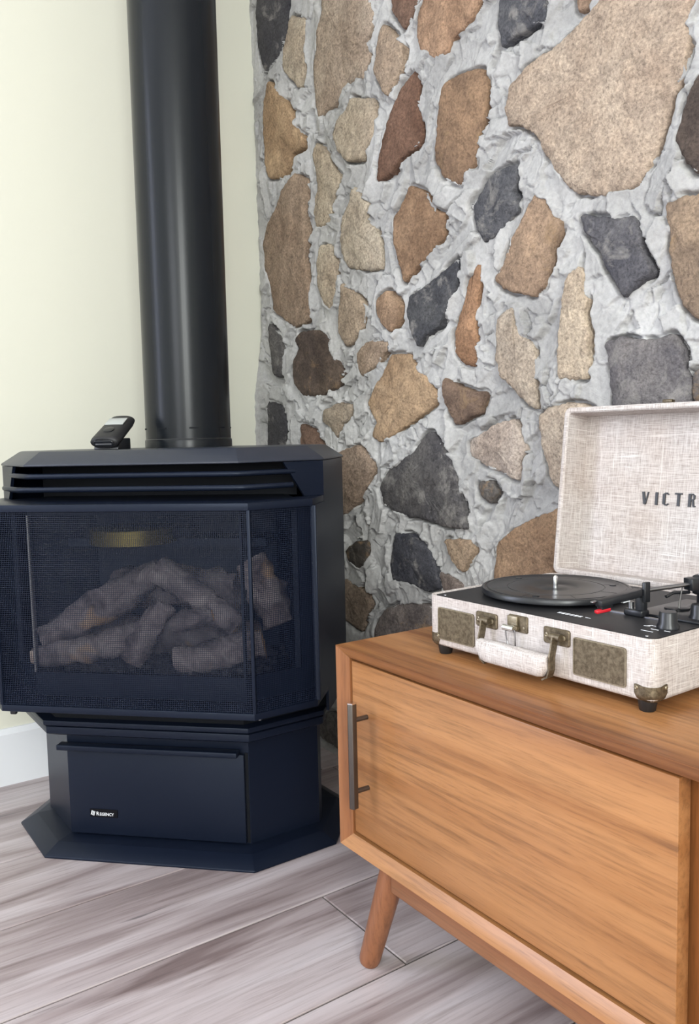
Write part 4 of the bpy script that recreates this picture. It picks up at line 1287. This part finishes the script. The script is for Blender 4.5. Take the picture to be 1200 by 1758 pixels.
# latch
lt = link('latch', plate_front('latch', 0.1532, 0.1842, 0.0582, 0.0792, -0.0022, 0.0005, 0.0020, 0.0008), MAT['brass'], player)
link('latch_cover', box_me('latch_cover', 0.1545, 0.1705, -0.0058, -0.0020, 0.0655, 0.0782, 0.0008), MAT['brass_rim'], lt)
link('latch_barrel', tube_me('latch_barrel', [(0.1515, -0.0085, 0.0630), (0.1690, -0.0085, 0.0630)], 0.0042, 14), MAT['chrome'], lt)
link('latch_tongue', box_me('latch_tongue', 0.1560, 0.1720, -0.0082, -0.0022, 0.0605, 0.0668, 0.001), MAT['brass'], lt)
link('rivet', lathe_me('rivet', [(0.0020, 0), (0.0018, 0.0006), (0.0008, 0.0010)], 12), MAT['brass_rim'], lt, (0.1790, -0.0022, 0.0645), (PI / 2, 0, 0))
ringp = [(0.1545, -0.0090, 0.0620), (0.1550, -0.0080, 0.050), (0.1562, -0.0070, 0.0425), (0.1592, -0.0066, 0.0392), (0.1665, -0.0066, 0.0388), (0.1692, -0.0070, 0.0418), (0.1700, -0.0080, 0.050), (0.1700, -0.0090, 0.0620)]
link('latch_ring', tube_me('latch_ring', ringp, 0.00095, 8), MAT['steel'], lt)

# platter
PU, PV = 0.1195, 0.1275
prof = [(0.094, DZ + 0.003), (0.0985, DZ + 0.0035), (0.1005, DZ + 0.005), (0.1008, DZ + 0.0100), (0.0995, DZ + 0.0118), (0.0965, DZ + 0.0121), (0.0955, DZ + 0.0112), (0.0935, DZ + 0.0112),
        (0.0925, DZ + 0.0121), (0.0905, DZ + 0.0121), (0.0895, DZ + 0.0115), (0.0660, DZ + 0.0115), (0.0655, DZ + 0.0108), (0.0645, DZ + 0.0108), (0.0640, DZ + 0.0115),
        (0.0330, DZ + 0.0115), (0.0300, DZ + 0.0100), (0.0200, DZ + 0.0092), (0.0150, DZ + 0.0108), (0.0060, DZ + 0.0112)]
platter = link('platter', lathe_me('platter', prof, 72), MAT['black_plastic'], player, (PU, PV, 0))
for a in range(8):
    an = 2 * PI * a / 8 + 0.2
    link('platter_groove', box_me('platter_groove', 0.067, 0.0885, -0.0004, 0.0004, DZ + 0.0114, DZ + 0.0117), MAT['letters'], platter, None, (0, 0, an))
for a in range(3):
    an = 2 * PI * a / 3 + 0.9
    link('platter_boss', lathe_me('platter_boss', [(0.0045, 0), (0.0045, 0.0010), (0.0025, 0.0014)], 16), MAT['black_plastic'], platter, (0.078 * math.cos(an), 0.078 * math.sin(an), DZ + 0.0113))
link('spindle', lathe_me('spindle', [(0.0034, DZ + 0.0108), (0.0034, DZ + 0.0235), (0.0030, DZ + 0.0255), (0.0012, DZ + 0.0270)], 18), MAT['chrome'], platter)
link('platter_post', lathe_me('platter_post', [(0.012, DZ), (0.012, DZ + 0.004)], 18), MAT['matte_plastic'], platter)

# tonearm, rest, knobs
arm = empty('tonearm'); arm.parent = player
A0, A1 = Vector((0.2790, 0.0930, 0.1130)), Vector((0.3050, 0.1690, 0.1165))
link('arm_tube', tube_me('arm_tube', [A0, A1], 0.0027, 14), MAT['steel'], arm)
dirv = (A1 - A0).normalized()
hd = A0 - dirv * 0.004
def oriented_box(name, c, d, w, l, h, mt, par, taper=1.0, drop=0.0):
    """box of length l along -d starting at c"""
    d = Vector(d).normalized(); s_ = Vector((d.y, -d.x, 0)).normalized(); up = s_.cross(d)
    vs_ = []
    for t, k_ in ((0, 1.0), (l, taper)):
        cc = Vector(c) - d * t + Vector((0, 0, -drop * (t / l)))
        vs_ += [cc + s_ * w / 2 * k_ + up * h / 2 * k_, cc - s_ * w / 2 * k_ + up * h / 2 * k_, cc - s_ * w / 2 * k_ - up * h / 2, cc + s_ * w / 2 * k_ - up * h / 2]
    me_ = mesh_py(name, vs_, [(0, 1, 2, 3), (7, 6, 5, 4)] + [(i, (i + 1) % 4, 4 + (i + 1) % 4, 4 + i) for i in range(4)])
    bm_ = bmesh.new(); bm_.from_mesh(me_)
    bmesh.ops.bevel(bm_, geom=list(bm_.edges), offset=0.0010, segments=2, profile=0.5, affect='EDGES')
    bm_.to_mesh(me_); bm_.free(); smooth_by_angle(me_, 50)
    return link(name, me_, mt, par)
hdir = Vector((0.24, 0.97, 0.10))
head = oriented_box('headshell', hd + Vector((0, 0, -0.001)), hdir, 0.0145, 0.060, 0.0090, MAT['black_plastic'], arm, 0.80, 0.002)
tipc = hd - hdir.normalized() * 0.042 + Vector((0, 0, -0.0075))
cart = oriented_box('cartridge', tipc + Vector((0, 0, 0.001)), hdir, 0.0100, 0.016, 0.0080, MAT['black_plastic'], arm)
oriented_box('stylus', tipc + Vector((0, -0.003, -0.0048)), hdir, 0.0085, 0.019, 0.0048, MAT['red'], arm, 0.7, 0.0)
oriented_box('finger_lift', hd - hdir.normalized() * 0.058 + Vector((-0.004, 0, -0.001)), hdir, 0.0050, 0.008, 0.0020, MAT['steel'], arm)
for k_ in (-1, 0, 1):
    c_ = hd - hdir.normalized() * 0.018 + Vector((0.0025 * k_ + 0.002, 0, -0.0075))
    link('lead_wire', tube_me('lead_wire', [c_, c_ - hdir.normalized() * 0.010], 0.0007, 6), MAT['white_print'], arm)
# pivot tower
link('pivot_base', lathe_me('pivot_base', [(0.024, 0), (0.024, 0.004), (0.020, 0.0055), (0.013, 0.006), (0.013, 0.020)], 28), MAT['black_plastic'], arm, (0.3110, 0.183, DZ))
link('pivot_yoke', box_me('pivot_yoke', 0.298, 0.326, 0.166, 0.200, DZ + 0.020, DZ + 0.045, 0.004), MAT['black_plastic'], arm)
oriented_box('arm_collar', A1 + dirv * 0.012, dirv, 0.016, 0.026, 0.0150, MAT['black_plastic'], arm)
link('yoke_screw', lathe_me('yoke_screw', [(0.0028, 0), (0.0028, 0.0012), (0.001, 0.0016)], 12), MAT['chrome'], arm, (0.3055, 0.174, DZ + 0.045))
link('yoke_screw', lathe_me('yoke_screw', [(0.0028, 0), (0.0028, 0.0012), (0.001, 0.0016)], 12), MAT['chrome'], arm, (0.3175, 0.171, DZ + 0.045))
link('lift_lever', tube_me('lift_lever', [(0.297, 0.150, DZ + 0.031), (0.301, 0.138, DZ + 0.016), (0.304, 0.132, DZ + 0.008)], 0.0011, 8), MAT['steel'], arm)
link('lift_cue', tube_me('lift_cue', [(0.300, 0.160, DZ + 0.024), (0.292, 0.138, DZ + 0.025), (0.289, 0.128, DZ + 0.021)], 0.0022, 8), MAT['black_plastic'], arm)
link('arm_rest', box_me('arm_rest', 0.2720, 0.2840, 0.0900, 0.0985, DZ, DZ + 0.0330, 0.0012), MAT['black_plastic'], player)
link('rest_clip', box_me('rest_clip', 0.2820, 0.2870, 0.0890, 0.0995, DZ + 0.018, DZ + 0.0425, 0.001), MAT['black_plastic'], player)
link('rest_base', box_me('rest_base', 0.2585, 0.2845, 0.0860, 0.1020, DZ, DZ + 0.0085, 0.002), MAT['black_plastic'], player)
link('rest_screw', lathe_me('rest_screw', [(0.0036, 0), (0.0036, 0.008), (0.002, 0.009)], 14), MAT['steel'], player, (0.2640, 0.094, DZ + 0.0080))
link('trim_strip', box_me('trim_strip', 0.2360, 0.3250, 0.0905, 0.0945, DZ, DZ + 0.0012), MAT['steel'], player)
link('control_panel', box_me('control_panel', 0.262, 0.349, 0.101, 0.215, DZ, DZ + 0.0030, 0.001), MAT['black_plastic'], player)
link('panel_disc', lathe_me('panel_disc', [(0.015, 0), (0.015, 0.002), (0.013, 0.003)], 24), MAT['black_plastic'], player, (0.290, 0.150, DZ + 0.003))
def knob(u_, v_):
    k_ = link('knob', lathe_me('knob', [(0.0125, 0.0), (0.0125, 0.003), (0.0105, 0.006), (0.0098, 0.0175), (0.0088, 0.0190), (0.004, 0.0192)], 28), MAT['black_plastic'], player, (u_, v_, DZ))
knob(0.3335, 0.0640); knob(0.3345, 0.1260)
link('switch', box_me('switch', 0.3085, 0.3140, 0.1085, 0.1140, DZ + 0.003, DZ + 0.0115, 0.001), MAT['black_plastic'], player)
link('switch', box_me('switch', 0.3195, 0.3250, 0.1385, 0.1440, DZ + 0.003, DZ + 0.0125, 0.001), MAT['black_plastic'], player)
# white print on the deck: small marks and the faint logo
def mark(u_, v_, l_, w_, ang):
    link('deck_print', box_me('deck_print', -l_ / 2, l_ / 2, -w_ / 2, w_ / 2, 0, 0.0003), MAT['white_print'], player, (u_, v_, DZ), (0, 0, math.radians(ang)))
mark(0.3265, 0.0345, 0.0150, 0.0012, 0); mark(0.3285, 0.0465, 0.0095, 0.0012, 0); mark(0.3425, 0.0490, 0.0070, 0.0012, 0)
mark(0.3120, 0.0560, 0.0070, 0.0012, 20); mark(0.3135, 0.0600, 0.0060, 0.0014, 60); mark(0.3180, 0.0610, 0.0050, 0.0012, 0)
for q in range(6): mark(0.2000 + q * 0.0062, 0.0400, 0.0042, 0.0058, 8)
mark(0.2420, 0.0405, 0.0075, 0.0010, 0)
for u_, v_ in ((0.0200, 0.0140), (0.3400, 0.0150)):
    link('deck_screw', lathe_me('deck_screw', [(0.0022, 0), (0.0020, 0.0006)], 12), MAT['steel'], player, (u_, v_, DZ))

# lid, leaning back a little, with the name on the lining
lid = empty('lid', (0.0, PDp + 0.002, PT)); lid.parent = player
lid.rotation_euler = (math.radians(-6.5), 0, 0)
LW, LH, LD, LT = PWd, 0.2610, 0.056, 0.0085
bm = bmesh.new()
box_bm(bm, 0, LW, 0, LD, 0, LH)
ed = [e for e in bm.edges if abs(e.verts[0].co.y - e.verts[1].co.y) > 0.01]
bmesh.ops.bevel(bm, geom=ed, offset=0.011, segments=5, profile=0.5, affect='EDGES')
bk = [e for e in bm.edges if e.verts[0].co.y > LD - 1e-5 and e.verts[1].co.y > LD - 1e-5]
bmesh.ops.bevel(bm, geom=bk, offset=0.006, segments=3, profile=0.5, affect='EDGES')
ff = [f for f in bm.faces if all(v.co.y < 1e-5 for v in f.verts)]
bmesh.ops.delete(bm, geom=ff, context='FACES')
# rim and lining
orim = [(v.co.x, v.co.z) for v in bm.verts if v.co.y < 1e-5]
me = bm_mesh('lid_shell', bm); smooth_by_angle(me, 40)
link('lid_shell', me, FAB, lid)
o_, i_ = rrect(0, LW, 0, LH, 0.011, 5), rrect(LT, LW - LT, LT, LH - LT, 0.0035, 5)
n_ = len(o_)
v = [(p[0], 0.0, p[1]) for p in o_] + [(p[0], -0.0012, p[1]) for p in rrect(0.002, LW - 0.002, 0.002, LH - 0.002, 0.0095, 5)] + [(p[0], -0.0012, p[1]) for p in rrect(LT - 0.002, LW - LT + 0.002, LT - 0.002, LH - LT + 0.002, 0.0045, 5)] + [(p[0], 0.001, p[1]) for p in i_] + [(p[0], LD - 0.008, p[1]) for p in i_]
f = []
for k_ in range(4):
    for q in range(n_):
        w = (q + 1) % n_
        f.append((k_ * n_ + q, k_ * n_ + w, (k_ + 1) * n_ + w, (k_ + 1) * n_ + q))
f.append(tuple(range(4 * n_, 5 * n_)))
me = mesh_py('lid_lining', v, f); smooth_by_angle(me, 40)
me.materials.append(FAB); me.materials.append(FABS)
for p in me.polygons: p.material_index = 1 if abs(p.normal.x) > 0.75 else 0
lining = bpy.data.objects.new('lid_lining', me); COL.objects.link(lining); lining.parent = lid
# letters V I C T R O L A cut as thick-and-thin strokes
def strokes(segs):
    verts_, faces_ = [], []
    for (x0, z0), (x1, z1), w in segs:
        a, b = Vector((x0, z0)), Vector((x1, z1))
        d = (b - a).normalized(); s_ = Vector((-d.y, d.x)) * w / 2
        if abs(d.y) > abs(d.x) * 0.5: s_ = Vector((w / 2, 0))      # level terminals on upright strokes
        k_ = len(verts_)
        for y in (0.0, -0.0018):
            verts_.extend([(a.x + s_.x, y, a.y + s_.y), (b.x + s_.x, y, b.y + s_.y), (b.x - s_.x, y, b.y - s_.y), (a.x - s_.x, y, a.y - s_.y)])
        faces_.extend([(k_, k_ + 1, k_ + 2, k_ + 3), (k_ + 7, k_ + 6, k_ + 5, k_ + 4)] + [(k_ + i, k_ + (i + 1) % 4, k_ + 4 + (i + 1) % 4, k_ + 4 + i) for i in range(4)])
    return verts_, faces_
TK, TN = 0.0042, 0.0019
def arc(cx_, cz_, rx, rz, a0, a1, w, n=7):
    p = [(cx_ + rx * math.cos(math.radians(a0 + (a1 - a0) * k_ / n)), cz_ + rz * math.sin(math.radians(a0 + (a1 - a0) * k_ / n))) for k_ in range(n + 1)]
    return [(p[k_], p[k_ + 1], w) for k_ in range(n)]
GL = {
 'V': [((0.0018, 1.0), (0.0052, 0.0), TK), ((0.0105, 1.0), (0.0062, 0.0), TN)],
 'I': [((0.0022, 1.0), (0.0022, 0.0), TK)],
 'C': [((0.0021, 0.90), (0.0021, 0.10), TK)] + [((0.0021, 0.90), (0.004, 0.955), 0.0024), ((0.0035, 0.95), (0.0075, 0.95), 0.0022), ((0.0075, 0.95), (0.0092, 0.84), 0.0022), ((0.0021, 0.10), (0.004, 0.045), 0.0024), ((0.0035, 0.05), (0.0075, 0.05), 0.0022), ((0.0075, 0.05), (0.0092, 0.16), 0.0022)],
 'T': [((0.0, 0.955), (0.0115, 0.955), 0.0022), ((0.0060, 0.95), (0.0060, 0.0), TK)],
 'R': [((0.0021, 1.0), (0.0021, 0.0), TK), ((0.003, 0.955), (0.0075, 0.955), 0.0022), ((0.0090, 0.90), (0.0090, 0.60), TN + 0.0006), ((0.003, 0.52), (0.0080, 0.54), 0.0022), ((0.0072, 0.50), (0.0084, 0.03), TN + 0.0006), ((0.0080, 0.045), (0.0112, 0.045), 0.0018), ((0.0072, 0.95), (0.0090, 0.88), 0.0022), ((0.0078, 0.54), (0.0090, 0.62), 0.0022)],
 'O': [((0.0021, 0.88), (0.0021, 0.12), TK), ((0.0092, 0.88), (0.0092, 0.12), TN), ((0.0021, 0.88), (0.0045, 0.96), 0.0022), ((0.0040, 0.955), (0.0075, 0.955), 0.0022), ((0.0070, 0.96), (0.0092, 0.86), 0.0022), ((0.0021, 0.12), (0.0045, 0.04), 0.0022), ((0.0040, 0.045), (0.0075, 0.045), 0.0022), ((0.0070, 0.04), (0.0092, 0.14), 0.0022)],
 'L': [((0.0021, 1.0), (0.0021, 0.0), TK), ((0.003, 0.045), (0.0095, 0.045), 0.0022)],
 'A': [((0.0055, 1.0), (0.0010, 0.0), TN), ((0.0062, 1.0), (0.0098, 0.0), TK), ((0.0030, 0.30), (0.0082, 0.30), 0.0018)],
}
LHT = 0.0188
pos = {'V': 0.0, 'I': 0.0225, 'C': 0.0350, 'T': 0.0545, 'R': 0.0760, 'O': 0.0960, 'L': 0.1170, 'A': 0.1350}
for ch, dx in pos.items():
    segs = [((x0, z0 * LHT), (x1, z1 * LHT), w) for (x0, z0), (x1, z1), w in GL[ch]]
    vv, ff_ = strokes(segs)
    link('letter', mesh_py('letter', vv, ff_), MAT['letters'], lid, (0.1190 + dx, LD - 0.0080, 0.1170))
# lid catch on the top edge, hinges at the back
ct = link('lid_catch', box_me('lid_catch', 0.1610, 0.1860, 0.006, 0.020, LH - 0.0005, LH + 0.0012, 0.0004), MAT['brass'], lid)
link('catch_hook', box_me('catch_hook', 0.1670, 0.1820, 0.007, 0.016, LH + 0.0012, LH + 0.0062, 0.001), MAT['brass'], lid)
for u_ in (0.06, 0.28):
    link('hinge', tube_me('hinge', [(u_ - 0.018, PDp + 0.002, PT - 0.001), (u_ + 0.018, PDp + 0.002, PT - 0.001)], 0.0024, 10), MAT['brass'], player)
